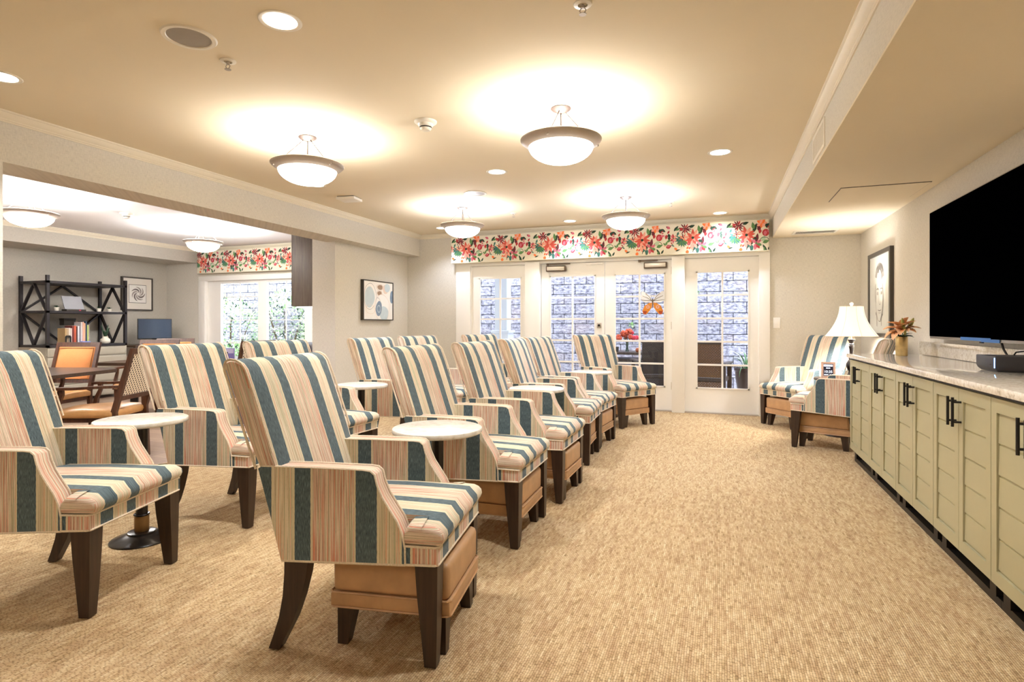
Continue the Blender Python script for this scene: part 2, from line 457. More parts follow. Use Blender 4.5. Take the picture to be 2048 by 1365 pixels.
def glazed(name, x0, x1, g0, g1, dz=.335, z1g=1.885, rows=5, fixed=False):
    yb, ye = YF+.03, YF+.075
    bm = B()
    box(bm, x0, g0, yb, ye, .014, 2.072); box(bm, g1, x1, yb, ye, .014, 2.072)
    box(bm, g0, g1, yb, ye, .014, dz); box(bm, g0, g1, yb, ye, z1g, 2.072)
    for a, b, c, d in ((g0-.012, g0+.006, dz-.012, z1g+.012), (g1-.006, g1+.012, dz-.012, z1g+.012)):
        box(bm, a, b, yb-.008, yb+.01, c, d)
    for c in (dz, z1g): box(bm, g0-.012, g1+.012, yb-.008, yb+.01, c-.010, c+.008)
    gm = (g0+g1)/2
    w = .012
    box(bm, gm-w, gm+w, yb+.006, yb+.032, dz, z1g)
    for k in range(1, rows):
        z = dz+(z1g-dz)*k/rows; box(bm, g0, g1, yb+.007, yb+.031, z-w, z+w)
    o = struct(name, bm, M['white'])
    bm = B(); box(bm, g0, g1, yb+.017, yb+.021, dz, z1g); obj('glass_pane', bm, M['glass'], o)
    return o
d1 = glazed('door_1', -3.59, -2.70, -3.455, -2.79)
d2 = glazed('door_2', -2.47, -1.536, -2.33, -1.675)
d3 = glazed('door_3', -1.529, -.615, -1.383, -.716)
d4 = glazed('door_4', -.445, .47, -.289, .347)
def closer(parent, x0, x1, arm):
    y = YF+.03
    bm = B(); box(bm, x0, x1, y-.06, y-.001, 1.955, 2.035, bev=.008); c = obj('door_closer', bm, M['bronze'], parent)
    c['label'] = 'bronze door closer with a satin cover'
    bm = B(); box(bm, x0+.018, x1-.018, y-.066, y-.058, 1.968, 2.022, bev=.004); obj('closer_cover', bm, M['hardsilver'], c)
    bm = B(); obox(bm, (arm[0], y-.05, 2.058), (arm[1], y-.02, 2.063), .02, .012)
    bm2 = B(); lathe(bm2, [(.018, 2.040), (.018, 2.072)], arm[0], y-.05, 12, close=True); merge(bm, bm2)
    obj('closer_arm', bm, M['bronze'], c)
closer(d2, -2.385, -2.09, (-2.36, -2.03)); closer(d3, -.985, -.675, (-1.04, -.80))
bm = B(); box(bm, -1.80, -1.56, YF+.005, YF+.03, 2.035, 2.065, bev=.003); obj('flush_bolt_cover', bm, M['white'], d2)
bm = B(); box(bm, -1.645, -1.582, YF+.018, YF+.031, 1.138, 1.206, bev=.003); p = obj('lock_plate', bm, M['nickel'], d2); p['label'] = 'square nickel lock plate'
bm = B(); lathe(bm, [(0, 0), (.016, 0), (.016, .012), (.012, .016), (0, .016)], seg=16); bmesh.ops.rotate(bm, verts=bm.verts, matrix=Matrix.Rotation(R(90), 3, 'X')); obj('thumb_turn', bm, M['canopy'], p, loc=(-1.613, YF+.018, 1.172))
for z in (.35, 1.17, 1.92):
    bm = B(); box(bm, -.626, -.61, YF+.012, YF+.032, z-.05, z+.05); obj('hinge', bm, M['hardsilver'], d3)

# window in the side room
yb = YF+.06
win = B()
for x0, x1 in ((-9.04, -8.68), (-7.80, -7.61), (-6.77, -6.58), (-5.79, -5.62)):
    box(win, x0, x1, yb, yb+.06, .40, 2.0)
for z0, z1 in ((.40, .50), (1.94, 2.0)): box(win, -9.0, -5.62, yb+.001, yb+.059, z0, z1)
for a, b in ((-8.68, -7.80), (-7.61, -6.77), (-6.58, -5.79)):
    m = (a+b)/2; box(win, m-.008, m+.008, yb+.02, yb+.036, .5, 1.94)
    for z in (.845, 1.268, 1.690): box(win, a, b, yb+.021, yb+.035, z-.008, z+.008)
w1 = struct('window_1', win, M['white'])
for a, b in ((-8.68, -7.80), (-7.61, -6.77), (-6.58, -5.79)):
    bm = B(); box(bm, a, b, yb+.027, yb+.031, .5, 1.94); obj('glass_pane', bm, M['glass'], w1)
bm = B()
box(bm, -9.14, -8.98, YF-.02, YF+.06, .32, 2.07, bev=.004); box(bm, -5.66, -5.52, YF-.02, YF+.06, .32, 2.07, bev=.004)
box(bm, -9.14, -5.52, YF-.021, YF+.06, 1.99, 2.08, bev=.004); box(bm, -9.16, -5.5, YF-.05, YF+.06, .36, .40, bev=.004)
struct('trim_12', bm, M['white'])

# ------------------------------------------------------------------ floral valances
PR = [plain('print_coral', '#d65a4a', .85, var=.25, scale=60), plain('print_salmon', '#eaa590', .85, var=.2, scale=60), plain('print_burgundy', '#6d2730', .85, var=.3, scale=60),
      plain('print_teal', '#3f7468', .85, var=.3, scale=60), plain('print_leaf', '#5f8a52', .85, var=.3, scale=60), plain('print_dark_green', '#26402f', .85, var=.3, scale=60),
      plain('print_red', '#b5363a', .85, var=.25, scale=60), plain('print_rose', '#cf6d7d', .85, var=.25, scale=60), plain('print_pale_green', '#b9d2ad', .85, var=.2, scale=60), plain('print_orange', '#ee7a3f', .85, var=.2, scale=60)]
M['valance'] = mat_linen('ivory_valance_cloth', '#e6dfca', .05)
class Print:
    def __init__(s, y, x0, x1, z0, z1): s.bm = B(); s.y = y; s.k = 0; s.b = (x0, x1, z0, z1)
    def poly(s, pts, mi):
        x0, x1, z0, z1 = s.b
        for axis, lim, sg in ((0, x0, 1), (0, x1, -1), (1, z0, 1), (1, z1, -1)):   # clip at the cloth edge
            out = []
            for i, p in enumerate(pts):
                q = pts[i-1]; ip = sg*(p[axis]-lim) >= 0; iq = sg*(q[axis]-lim) >= 0
                if ip != iq:
                    t = (lim-q[axis])/(p[axis]-q[axis]); out.append((q[0]+t*(p[0]-q[0]), q[1]+t*(p[1]-q[1])))
                if ip: out.append(p)
            pts = out
            if len(pts) < 3: return
        s.k += 1; yy = s.y-.0006-.000012*(s.k % 90)
        try:
            f = s.bm.faces.new([s.bm.verts.new((p[0], yy, p[1])) for p in pts]); f.material_index = mi
        except ValueError: pass
    def leaf(s, x, z, L, w, a, mi, curve=0):
        c, n = math.cos(a), math.sin(a); P = []
        for t, k in ((0, 0), (.2, .7), (.45, 1), (.75, .6), (1, 0), (.75, -.6), (.45, -1), (.2, -.7)):
            u, v = t*L, k*w/2+curve*t*t*L; P.append((x+u*c-v*n, z+u*n+v*c))
        s.poly(P, mi)
    def flower(s, x, z, r, n, cols, wide=.55, center=5, jit=.15, a0=0):
        for i in range(n):
            a = a0+2*PI*i/n+random.uniform(-jit, jit); s.leaf(x+.12*r*math.cos(a), z+.12*r*math.sin(a), r*random.uniform(.75, 1.05), r*wide, a, cols[i % len(cols)])
        for i in range(n//2):
            a = a0+2*PI*i/(n//2)+.3; s.leaf(x, z, r*.55, r*wide*.7, a, cols[(i+1) % len(cols)])
        s.disc(x, z, r*.16, center)
    def disc(s, x, z, r, mi, sx=1): s.poly([(x+r*sx*math.cos(2*PI*i/10), z+r*math.sin(2*PI*i/10)) for i in range(10)], mi)
    def stem(s, x0, z0, x1, z1, w, mi):
        dx, dz = x1-x0, z1-z0; l = math.hypot(dx, dz); nx, nz = -dz/l*w/2, dx/l*w/2
        s.poly([(x0+nx, z0+nz), (x1+nx, z1+nz), (x1-nx, z1-nz), (x0-nx, z0-nz)], mi)

def motif(p, x, z, h):
    k = h/.385
    X = lambda u: x+u*k
    Z = lambda v: z+v*k
    r = lambda v: v*k*1.27
    for a in range(7): p.leaf(X(.0), Z(.19), r(.085), r(.016), R(150+a*22), 3)        # teal spray
    for a in range(5): p.leaf(X(.0), Z(.18), r(.07), r(.026), R(240+a*20), 3 if a % 2 else 4)
    p.flower(X(.01), Z(.215), r(.045), 7, (9, 0, 2), .25, 2)
    p.leaf(X(.20), Z(.23), r(.10), r(.035), R(70), 5); p.leaf(X(.21), Z(.27), r(.075), r(.035), R(100), 4); p.leaf(X(.19), Z(.17), r(.05), r(.03), R(-20), 5)
    p.flower(X(.125), Z(.205), r(.085), 11, (0, 0, 1), .36, 5)                          # big coral
    p.leaf(X(.11), Z(.13), r(.07), r(.035), R(-80), 1); p.leaf(X(.14), Z(.13), r(.06), r(.03), R(-60), 1)
    p.flower(X(.03), Z(.325), r(.062), 11, (2, 2, 6), .22, 2)                           # burgundy aster
    p.leaf(X(.08), Z(.34), r(.06), r(.03), R(20), 5)
    p.leaf(X(.25), Z(.34), r(.06), r(.04), R(-60), 2); p.leaf(X(.26), Z(.31), r(.06), r(.035), R(-75), 2); p.leaf(X(.285), Z(.27), r(.045), r(.03), R(-100), 6)
    p.flower(X(.30), Z(.345), r(.05), 7, (1, 9), .6, 1); p.leaf(X(.36), Z(.335), r(.06), r(.032), R(-30), 5); p.leaf(X(.35), Z(.34), r(.05), r(.03), R(-80), 5)
    p.disc(X(.345), Z(.225), r(.036), 6, .9); p.leaf(X(.36), Z(.24), r(.045), r(.026), R(10), 7); p.leaf(X(.345), Z(.25), r(.05), r(.03), R(-100), 7)
    p.leaf(X(.36), Z(.285), r(.04), r(.014), R(40), 6); p.leaf(X(.37), Z(.275), r(.03), r(.012), R(10), 6)
    p.leaf(X(.44), Z(.26), r(.05), r(.03), R(-100), 6); p.leaf(X(.46), Z(.27), r(.05), r(.03), R(-70), 5); p.leaf(X(.45), Z(.27), r(.04), r(.02), R(60), 6); p.leaf(X(.475), Z(.235), r(.04), r(.03), R(-100), 5)
    p.leaf(X(.53), Z(.30), r(.07), r(.028), R(50), 5); p.leaf(X(.55), Z(.31), r(.05), r(.022), R(20), 4)
    p.disc(X(.44), Z(.36), r(.006), 2)
    p.leaf(X(.235), Z(.11), r(.09), r(.034), R(80), 2); p.leaf(X(.235), Z(.10), r(.06), r(.03), R(30), 7); p.leaf(X(.235), Z(.10), r(.06), r(.03), R(140), 7)
    p.leaf(X(.235), Z(.10), r(.07), r(.038), R(-100), 7); p.leaf(X(.24), Z(.09), r(.055), r(.034), R(-60), 6); p.disc(X(.237), Z(.10), r(.010), 4)
    p.leaf(X(.30), Z(.12), r(.06), r(.045), R(60), 8); p.leaf(X(.31), Z(.10), r(.065), r(.035), R(20), 4); p.leaf(X(.30), Z(.07), r(.05), r(.03), R(160), 4)
    p.leaf(X(.31), Z(.08), r(.09), r(.022), R(-60), 5); p.leaf(X(.33), Z(.05), r(.05), r(.018), R(-90), 4)
    pr = [(X(.30+.055*math.cos(R(a))+.03), Z(.12+.05*math.sin(R(a)))) for a in range(0, 181, 30)]
    for a, b in zip(pr, pr[1:]): p.stem(*a, *b, r(.005), 5)
    p.leaf(X(.15), Z(.10), r(.05), r(.04), R(-110), 3); p.leaf(X(.175), Z(.09), r(.07), r(.036), R(-80), 3); p.leaf(X(.14), Z(.075), r(.045), r(.036), R(100), 5); p.leaf(X(.175), Z(.08), r(.04), r(.034), R(80), 5)
    p.stem(X(.14), Z(.07), X(.125), Z(.02), r(.006), 5); p.stem(X(.17), Z(.03), X(.18), Z(.0), r(.006), 5)
    p.leaf(X(.43), Z(.09), r(.06), r(.042), R(20), 6); p.leaf(X(.44), Z(.10), r(.04), r(.02), R(20), 7); p.stem(X(.485), Z(.108), X(.52), Z(.135), r(.005), 5)
    p.leaf(X(.505), Z(.12), r(.03), r(.014), R(-30), 3); p.leaf(X(.51), Z(.13), r(.03), r(.012), R(120), 6)
    p.leaf(X(.06), Z(.05), r(.045), r(.034), R(-95), 9); p.leaf(X(.05), Z(.06), r(.035), r(.02), R(60), 9); p.leaf(X(.075), Z(.06), r(.03), r(.018), R(50), 0)
    p.leaf(X(.40), Z(.155), r(.035), r(.016), R(-60), 4); p.leaf(X(.445), Z(.17), r(.045), r(.022), R(-110), 4); p.leaf(X(.40), Z(.12), r(.03), r(.012), R(-30), 1)
    p.flower(X(.525), Z(.205), r(.045), 8, (7, 1, 6), .45, 4); p.leaf(X(.56), Z(.19), r(.06), r(.028), R(-30), 5); p.leaf(X(.49), Z(.19), r(.05), r(.024), R(210), 4)
    p.leaf(X(.58), Z(.12), r(.05), r(.024), R(70), 4); p.leaf(X(.535), Z(.085), r(.045), r(.026), R(-40), 9); p.leaf(X(.60), Z(.345), r(.05), r(.026), R(-50), 6); p.leaf(X(.485), Z(.335), r(.05), r(.03), R(150), 7); p.leaf(X(.59), Z(.29), r(.05), r(.022), R(-110), 3)
    p.leaf(X(.06), Z(.11), r(.045), r(.03), R(45), 6); p.leaf(X(.07), Z(.11), r(.04), r(.02), R(80), 7); p.leaf(X(.55), Z(.04), r(.05), r(.014), R(20), 5); p.leaf(X(.37), Z(.01), r(.05), r(.02), R(60), 5)

def valance(label, x0, x1, z0, z1, y, ph, per, group):
    t = thing('valance', label, 'valance', (0, 0, 0), 0, group)
    bm = B(); box(bm, x0, x1, y, YF-.001, z0, z1); bevel_sharp(bm, .008, 2); v = obj('cornice_cover', bm, M['valance'], t)
    bm = B()
    for z in (z0,): tube(bm, [(x0, y-.002, z+.002), (x1, y-.002, z+.002)], .005, 6)
    obj('welt_cord', bm, M['valance'], v)
    p = Print(y, x0, x1, z0+.004, z1)
    x = x0-per+ph
    while x < x1+.1:
        motif(p, x, z0, z1-z0); x += per
    o = obj('floral_print', p.bm, PR, t, angle=0); o['label'] = 'coral, burgundy and green flowers printed on the cloth'
valance('long coral and green floral valance across the top of the glazed doors', -3.86, .58, 2.118, 2.512, YF-.13, .12, .655, None)
valance('short floral valance above the window in the side room', -9.04, -5.06, 2.125, 2.52, YF-.13, .02, .655, None)

# ------------------------------------------------------------------ striped armchair
def chair_side_uv(co): return ((co.x+.565)*.88+.10, co.z)
def make_armchair():
    t = thing('striped_armchair', '', 'armchair', group='striped lounge armchairs')
    # backrest: profile swept across the width
    rear = [(-.560, .37), (-.606, .50), (-.655, .66), (-.705, .80), (-.755, .94), (-.782, 1.012)]
    top = [(-.785, 1.032), (-.778, 1.046), (-.762, 1.053), (-.738, 1.050), (-.716, 1.038), (-.700, 1.018)]
    front = [(-.676, .95), (-.637, .84), (-.596, .72), (-.555, .60), (-.515, .47), (-.505, .38)]
    bm = B(); rings = []
    ys = [-.300, -.294, -.280, -.20, -.10, 0, .10, .20, .280, .294, .300]
    for y in ys:
        e = abs(y)/.30; sh = .010*(1-e**3); inset = .010 if abs(y) > .297 else (.003 if abs(y) > .29 else 0)
        ring = [(x+inset, y, z) for x, z in rear] + [(x, y, z-inset) for x, z in top] + [(x+sh-inset, y, z) for x, z in front]
        ring = [(x, yy*(1 if z > .7 else (.285/.30)), z) for x, yy, z in ring]
        rings.append(ring)
    loft(bm, rings)
    def buv(co, n):
        if abs(n.y) > .75: return (.222+(co.x+.56+.315*(co.z-.37))*1.15, co.z)
        return (co.y+.28, co.z*1.05)
    setuv(bm, buv); back = obj('backrest', bm, M['fabric'], t, angle=50)
    for s in (-1, 1):
        bm = B(); pts = [(x-.002, s*.299, z) for x, z in rear[2:]]+[(x, s*.299, z+.001) for x, z in top]+[(x+.004, s*.299, z) for x, z in front[:3]]
        tube(bm, pts, .0045, 6); obj('piping', bm, M['piping'], back)
    # seat rail
    bm = B(); prism(bm, [(-.555, .332), (.022, .357), (.022, .418), (-.555, .418)], 'y', -.287, .287); bevel_sharp(bm, .007, 2)
    setuv(bm, lambda co, n: ((co.x+.095)*.88+.188, co.z) if abs(n.y) > .7 else (co.y+.23+.355, co.z))
    rail = obj('seat_rail', bm, M['fabric'], t)
    for z, dx in ((.418, .001), (.3575, .0)):
        bm = B(); tube(bm, [(-.095, -.288, z-(.004 if z < .4 else 0)), (.012, -.288, z), (.022+dx, -.280, z), (.022+dx, .280, z), (.012, .288, z), (-.095, .288, z-(.004 if z < .4 else 0))], .0045, 6); obj('piping', bm, M['piping'], rail)
    # T-shaped seat cushion
    bm = B(); rings = []
    for y in (-.288, -.284, -.272, -.2140, -.2120, -.15, -.075, 0, .075, .15, .2120, .2140, .272, .284, .288):
        a = abs(y); xr = -.50 if a < .213 else -.098
        q = a/.288; zt = .482+.022*(1-q**4); sh = 0
        if a > .287: sh = .012
        elif a > .283: sh = .004
        x1 = .030-sh
        prof = [(xr, .420+sh), (xr+(x1-xr)*.5, .420+sh), (x1-.006, .420+sh), (x1+.006, .430+sh*.5), (x1+.012, .447), (x1+.009, .463-sh*.4), (x1-.002, .475-sh), (x1-.022, zt-.003-sh), (x1-.075, zt-sh), (xr+(x1-xr)*.5, zt+.004-sh), (xr+.015, zt-sh), (xr, zt-.015-sh)]
        rings.append([(x, y, z) for x, z in prof])
    loft(bm, rings)
    setuv(bm, lambda co, n: (.225+(co.z-.42)*1.3, co.x) if abs(n.y) > .35 else (co.y+.23+.355, co.x+co.z))
    obj('seat_cushion', bm, M['fabric'], t, angle=50)
    # arms
    prof = [(-.562, .334), (-.606, .50), (-.653, .660), (-.640, .668), (-.45, .671), (-.250, .671), (-.222, .668), (-.207, .656), (-.199, .622), (-.180, .580), (-.152, .538), (-.126, .500), (-.107, .458), (-.097, .41), (-.096, .352)]
    for s in (-1, 1):
        bm = B(); prism(bm, prof, 'y', s*.213, s*.292); bevel_sharp(bm, .010, 3, 40)
        setuv(bm, lambda co, n: chair_side_uv(co) if abs(n.y) > .7 else (.225+abs(abs(co.y)-.213), co.x+co.z))
        a = obj('armrest', bm, M['fabric'], t, angle=45)
        for yy in (.2885, .2165):
            bm = B(); tube(bm, [(x+(.001 if z < .64 else 0), s*yy, z+(.001 if z > .64 else 0)) for x, z in prof[3:]], .0045, 6); obj('piping', bm, M['piping'], a)
        bm = B(); tube(bm, [(-.56, s*.290, .334), (-.096, s*.290, .353)], .0045, 6)
        obj('piping', bm, M['piping'], a)
    # legs
    for s in (-1, 1):
        bm = B()
        def ring(z, xa, xb, ya, yb): return [(xa, s*ya, z), (xb, s*ya, z), (xb, s*yb, z), (xa, s*yb, z)]
        loft(bm, [ring(0.004, -.028, .014, .240, .282), ring(.12, -.040, .017, .230, .283), ring(.25, -.054, .019, .220, .284), ring(.36, -.062, .020, .214, .284)]); bevel_sharp(bm, .003, 1, 50)
        leg = obj('leg', bm, M['darkleg'], t)
        bm = B(); lathe(bm, [(.014, 0), (.016, .005)], -.007, s*.261, 12, close=True); obj('glide', bm, M['black'], leg)
        bm = B()
        loft(bm, [ring(0.004, -.622, -.580, .238, .276), ring(.05, -.604, -.556, .237, .277), ring(.12, -.580, -.520, .235, .278), ring(.20, -.564, -.492, .233, .279), ring(.28, -.557, -.472, .231, .280), ring(.345, -.556, -.462, .230, .280)]); bevel_sharp(bm, .003, 1, 60)
        leg = obj('leg', bm, M['darkleg'], t, angle=50)
        bm = B(); lathe(bm, [(.013, 0), (.015, .005)], -.600, s*.257, 12, close=True); obj('glide', bm, M['black'], leg)
    return t
def make_ottoman():
    t = thing('ottoman', '', 'ottoman', group='tan ottomans under the armchairs')
    bm = B(); box(bm, -.455, -.008, -.205, .205, .195, .328, bev=.022, seg=4); c = obj('cushion', bm, M['tan'], t, angle=50)
    bm = B(); box(bm, -.460, -.004, -.209, .209, .145, .197, bev=.006); b = obj('base_band', bm, M['tan'], t)
    for par, z in ((c, .198), (b, .146)):
        bm = B(); x0, x1, y1 = -.461, -.003, .210; k = .012
        tube(bm, [(x0+k, -y1, z), (x1-k, -y1, z), (x1, -y1+k, z), (x1, y1-k, z), (x1-k, y1, z), (x0+k, y1, z), (x0, y1-k, z), (x0, -y1+k, z)], .004, 6, loop=True)
        obj('piping', bm, M['tan'], par)
    for sx, x in ((1, -.440), (-1, -.024)):
        for s in (-1, 1):
            bm = B()
            def ring(z, w): 
                xa, xb = (x, x+sx*w); ya, yb = s*.192, s*(.192-w)
                return [(xa, ya, z), (xb, ya, z), (xb, yb, z), (xa, yb, z)]
            loft(bm, [ring(.0, .040), ring(.147, .066)]); bevel_sharp(bm, .003, 1, 50); obj('leg', bm, M['darkleg'], t)
    return t
chair0 = make_armchair(); ott0 = make_ottoman()
CH = [  # x, y (front line centre), facing, label, ottoman label or None, ottoman shift
 (-.972, 2.016, 9.5, 'striped armchair nearest the camera in the row along the open carpet', 'tan ottoman under the nearest armchair of the row along the open carpet', .045),
 (-2.470, 1.826, 17.5, 'striped armchair cut by the left photo edge, beside the marble table with brass sleeve', None, 0),
 (-2.588, 2.847, 3.5, 'striped armchair behind the left-hand marble table, its back hiding the dining area window', None, 0),
 (-2.600, 3.625, -2.5, 'striped armchair whose back top shows just above the nearest armchair', None, 0),
 (-2.490, 4.75, -4.0, 'striped armchair of the rear row beside the second marble table, below the abstract painting', None, 0),
 (-2.520, 5.65, -9.0, 'striped armchair of the rear row before the plain wall beside the glazed doors', None, 0),
 (-2.230, 6.60, -17, 'striped armchair of the rear row, in front of the leftmost glazed door panel', None, 0),
 (-1.015, 3.094, 1.5, 'second striped armchair from the camera in the row along the open carpet', 'tan ottoman under the second armchair of the row along the open carpet', .015),
 (-.986, 3.908, -.5, 'third striped armchair from the camera in the row along the open carpet', 'tan ottoman under the third armchair of the row along the open carpet', .03),
 (-1.054, 4.975, 2.5, 'fourth striped armchair from the camera in the row along the open carpet', 'tan ottoman under the fourth armchair of the row along the open carpet', 0),
 (-1.056, 5.625, -5.0, 'fifth striped armchair from the camera in the row along the open carpet', 'tan ottoman under the fifth armchair of the row along the open carpet', .02),
 (-.896, 6.714, -34, 'striped armchair turned toward the camera before the double doors', 'tan ottoman under the turned armchair before the double doors', .0),
 (.644, 7.213, -142, 'striped armchair in the far right corner beside the light switch, facing the room', 'tan ottoman under the corner armchair beside the light switch', .02),
 (.757, 6.363, 160.5, 'striped armchair half hidden behind the far end of the sage cabinets', 'tan ottoman under the armchair behind the sage cabinets', -.01),
]
for i, (x, y, a, lab, ol, sh) in enumerate(CH):
    a = R(a)
    if i == 0:
        o = chair0; o.location = (x, y, 0); o.rotation_euler = (0, 0, a); o['label'] = lab
    else: o = dup(chair0, (x, y, 0), a, lab)
    if ol:
        p = (x+sh*math.cos(a), y+sh*math.sin(a), 0)
        if i == 0: ott0.location = p; ott0.rotation_euler = (0, 0, a); ott0['label'] = ol
        else: dup(ott0, p, a, ol)

# ------------------------------------------------------------------ marble side tables
def make_side_table():
    t = thing('marble_side_table', '', 'side table', group='round marble side tables')
    bm = B(); lathe(bm, [(0, .640), (.219, .640), (.223, .643), (.225, .648), (.225, .658), (.223, .663), (.219, .665), (0, .665)], seg=64); obj('tabletop', bm, M['marble'], t)
    bm = B(); lathe(bm, [(0, .640), (.085, .640), (.085, .634), (.035, .628), (.030, .62), (.029, .14), (.034, .14), (.034, .046), (.031, .046)], seg=32); po = obj('pedestal', bm, M['blackgloss'], t)
    bm = B(); lathe(bm, [(.0345, .048), (.0355, .05), (.0355, .132), (.0345, .134)], seg=32); s = obj('sleeve', bm, M['brass'], po); s['label'] = 'brass sleeve low on the pedestal'
    bm = B(); lathe(bm, [(.030, .134), (.037, .135), (.040, .140), (.037, .145), (.030, .146)], seg=32); obj('collar', bm, M['blackgloss'], po)
    bm = B(); lathe(bm, [(0, 0), (.150, 0), (.152, .006), (.146, .012), (.075, .036), (.070, .038), (.068, .047), (.058, .050), (0, .050)], seg=48); obj('base', bm, M['blackgloss'], t)
    return t
ST = [(-1.335, 2.565, 'white marble side table nearest the camera, between the first two armchairs of the row'),
      (-1.405, 4.436, 'white marble side table between the third and fourth armchairs along the open carpet'),
      (-1.335, 6.235, 'white marble side table before the double doors, beside the turned armchair'),
      (-2.985, 2.245, 'white marble side table at the left with its black base and brass sleeve showing'),
      (-2.915, 4.185, 'white marble side table among the rear row of armchairs, below the abstract painting')]
t0 = make_side_table()
for i, (x, y, lab) in enumerate(ST):
    if i == 0: t0.location = (x, y, 0); t0['label'] = lab
    else: dup(t0, (x, y, 0), R(40*i), lab)

# ------------------------------------------------------------------ ceiling fixtures
def make_pendant():
    t = thing('pendant_light', '', 'ceiling light', group='alabaster bowl ceiling lights')
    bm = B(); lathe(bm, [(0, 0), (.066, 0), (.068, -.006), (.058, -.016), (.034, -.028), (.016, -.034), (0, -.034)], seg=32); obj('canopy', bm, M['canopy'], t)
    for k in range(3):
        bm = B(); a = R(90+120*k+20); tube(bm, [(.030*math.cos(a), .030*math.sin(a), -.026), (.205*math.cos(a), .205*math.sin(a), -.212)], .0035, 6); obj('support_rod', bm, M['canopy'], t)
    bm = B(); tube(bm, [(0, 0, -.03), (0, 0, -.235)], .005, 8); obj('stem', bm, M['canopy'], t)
    bm = B(); lathe(bm, [(.262, -.206), (.266, -.210), (.264, -.217), (.248, -.232), (.225, -.246), (.212, -.256), (.207, -.254), (.220, -.240), (.244, -.224), (.256, -.211), (.262, -.206)], seg=64); obj('rim', bm, M['nickel'], t)
    for k in range(3):
        bm = B(); a = R(90+120*k+20); s = bmesh.new(); bmesh.ops.create_uvsphere(s, u_segments=10, v_segments=6, radius=.010); merge(bm, s, 0, Matrix.Translation((.244*math.cos(a), .244*math.sin(a), -.236))); obj('rim_stud', bm, M['nickel'], t)
    bm = B(); pf = [(.2125, -.250)]+[(.2125*math.cos(R(u)), -.250-.112*math.sin(R(u))) for u in range(10, 91, 10)]
    lathe(bm, pf, seg=64); obj('bowl', bm, M['bowl'], t, angle=60)
    return t
PL = [(-2.93, 3.52, 'bowl ceiling light over the left row of armchairs, with a downlight just behind it'), (-.98, 3.62, 'largest bowl ceiling light, near the middle of the main room ceiling'),
      (-2.935, 6.29, 'bowl ceiling light in front of the left end of the long floral valance'), (-.985, 6.39, 'bowl ceiling light hanging before the middle of the long floral valance'),
      (-7.01, 4.0, 'bowl ceiling light in the side room, above the dark shelf unit'), (-7.06, 6.25, 'bowl ceiling light in the side room near the window valance')]
PL += [(-7.0, 1.35, 'bowl ceiling light in the side room, hidden behind the near partition'), (-2.93, -1.9, 'bowl ceiling light behind the camera on the left'), (-.98, -1.9, 'bowl ceiling light behind the camera on the right')]  # unseen lamps added to lift the side room and fill shadows
p0 = make_pendant()
LW = (1.0, 1.0, 1.0); LF = (.91, 1.0, 1.20)   # white lamps; far-end lamps tinted cooler to stand in for door daylight
def point(name, loc, e, r=.08, col=LW):
    l = bpy.data.lights.new(name, 'POINT'); l.energy = e; l.shadow_soft_size = r; l.color = col
    o = bpy.data.objects.new(name, l); C.objects.link(o); o.location = loc; return o
for i, (x, y, lab) in enumerate(PL):
    if i == 0: p0.location = (x, y, ZC); p0['label'] = lab
    else:
        q = dup(p0, (x, y, ZC), R(35*i), lab)
        if x < -5:
            for ch in q.children:
                if ch.name.startswith('bowl'):
                    ch.data = ch.data.copy(); ch.data.materials[0] = M['bowl_side']
    point('bowl_bulb', (x, y, ZC-.232), 12 if x > -5 else 26, .09, (LF if y > 6 else LW) if x > -5 else (.96, 1, 1.06))

def make_can():
    t = thing('downlight', '', 'downlight', group='recessed ceiling downlights')
    bm = B(); lathe(bm, [(.075, -.001), (.080, -.004), (.094, -.004), (.098, -.001), (.098, 0)], seg=40); obj('trim_ring', bm, M['plastic'], t)
    bm = B(); lathe(bm, [(0, -.0015), (.078, -.0015)], seg=40); obj('lens', bm, M['can'], t)
    return t
CN = [(-1.93, 2.13, 'recessed downlight nearest the camera, beside the round ceiling speaker'), (-3.86, 2.06, 'recessed downlight at the left photo edge above the crown moulding'),
      (-1.945, 4.92, 'recessed downlight in the middle of the main room ceiling between the bowl lights'), (0.0, 4.99, 'recessed downlight nearest the soffit, right of the largest bowl light'),
      (0.0, 7.70, 'recessed downlight above the right end of the long floral valance'), (-1.93, 7.60, 'recessed downlight above the middle of the long floral valance'),
      (-3.83, 7.50, 'recessed downlight above the left end of the long floral valance'), (-3.85, 4.75, 'recessed downlight just behind the nearer left bowl light'),
      (0.0, 2.25, 'recessed downlight above the open carpet, off the top photo edge')]
CN += [(-1.93, -.60, 'added unseen fill downlight behind the camera in the middle'), (0.0, -.50, 'added unseen fill downlight behind the camera on the right'), (-3.86, -.65, 'added unseen fill downlight behind the camera on the left')]  # unseen downlights added for fill from behind the camera
c0 = make_can()
for i, (x, y, lab) in enumerate(CN):
    if i == 0: c0.location = (x, y, ZC); c0['label'] = lab
    else: dup(c0, (x, y, ZC), 0, lab)
    l = bpy.data.lights.new('downlight_beam', 'SPOT'); l.energy = (54 if y < 7 else (27 if x > -3 else 18)) if y > 1 else 20; l.spot_size = R(125); l.spot_blend = .7; l.shadow_soft_size = .07; l.color = LF if y > 4 else LW
    o = bpy.data.objects.new('downlight_beam', l); C.objects.link(o); o.location = (x, y, ZC-.012)

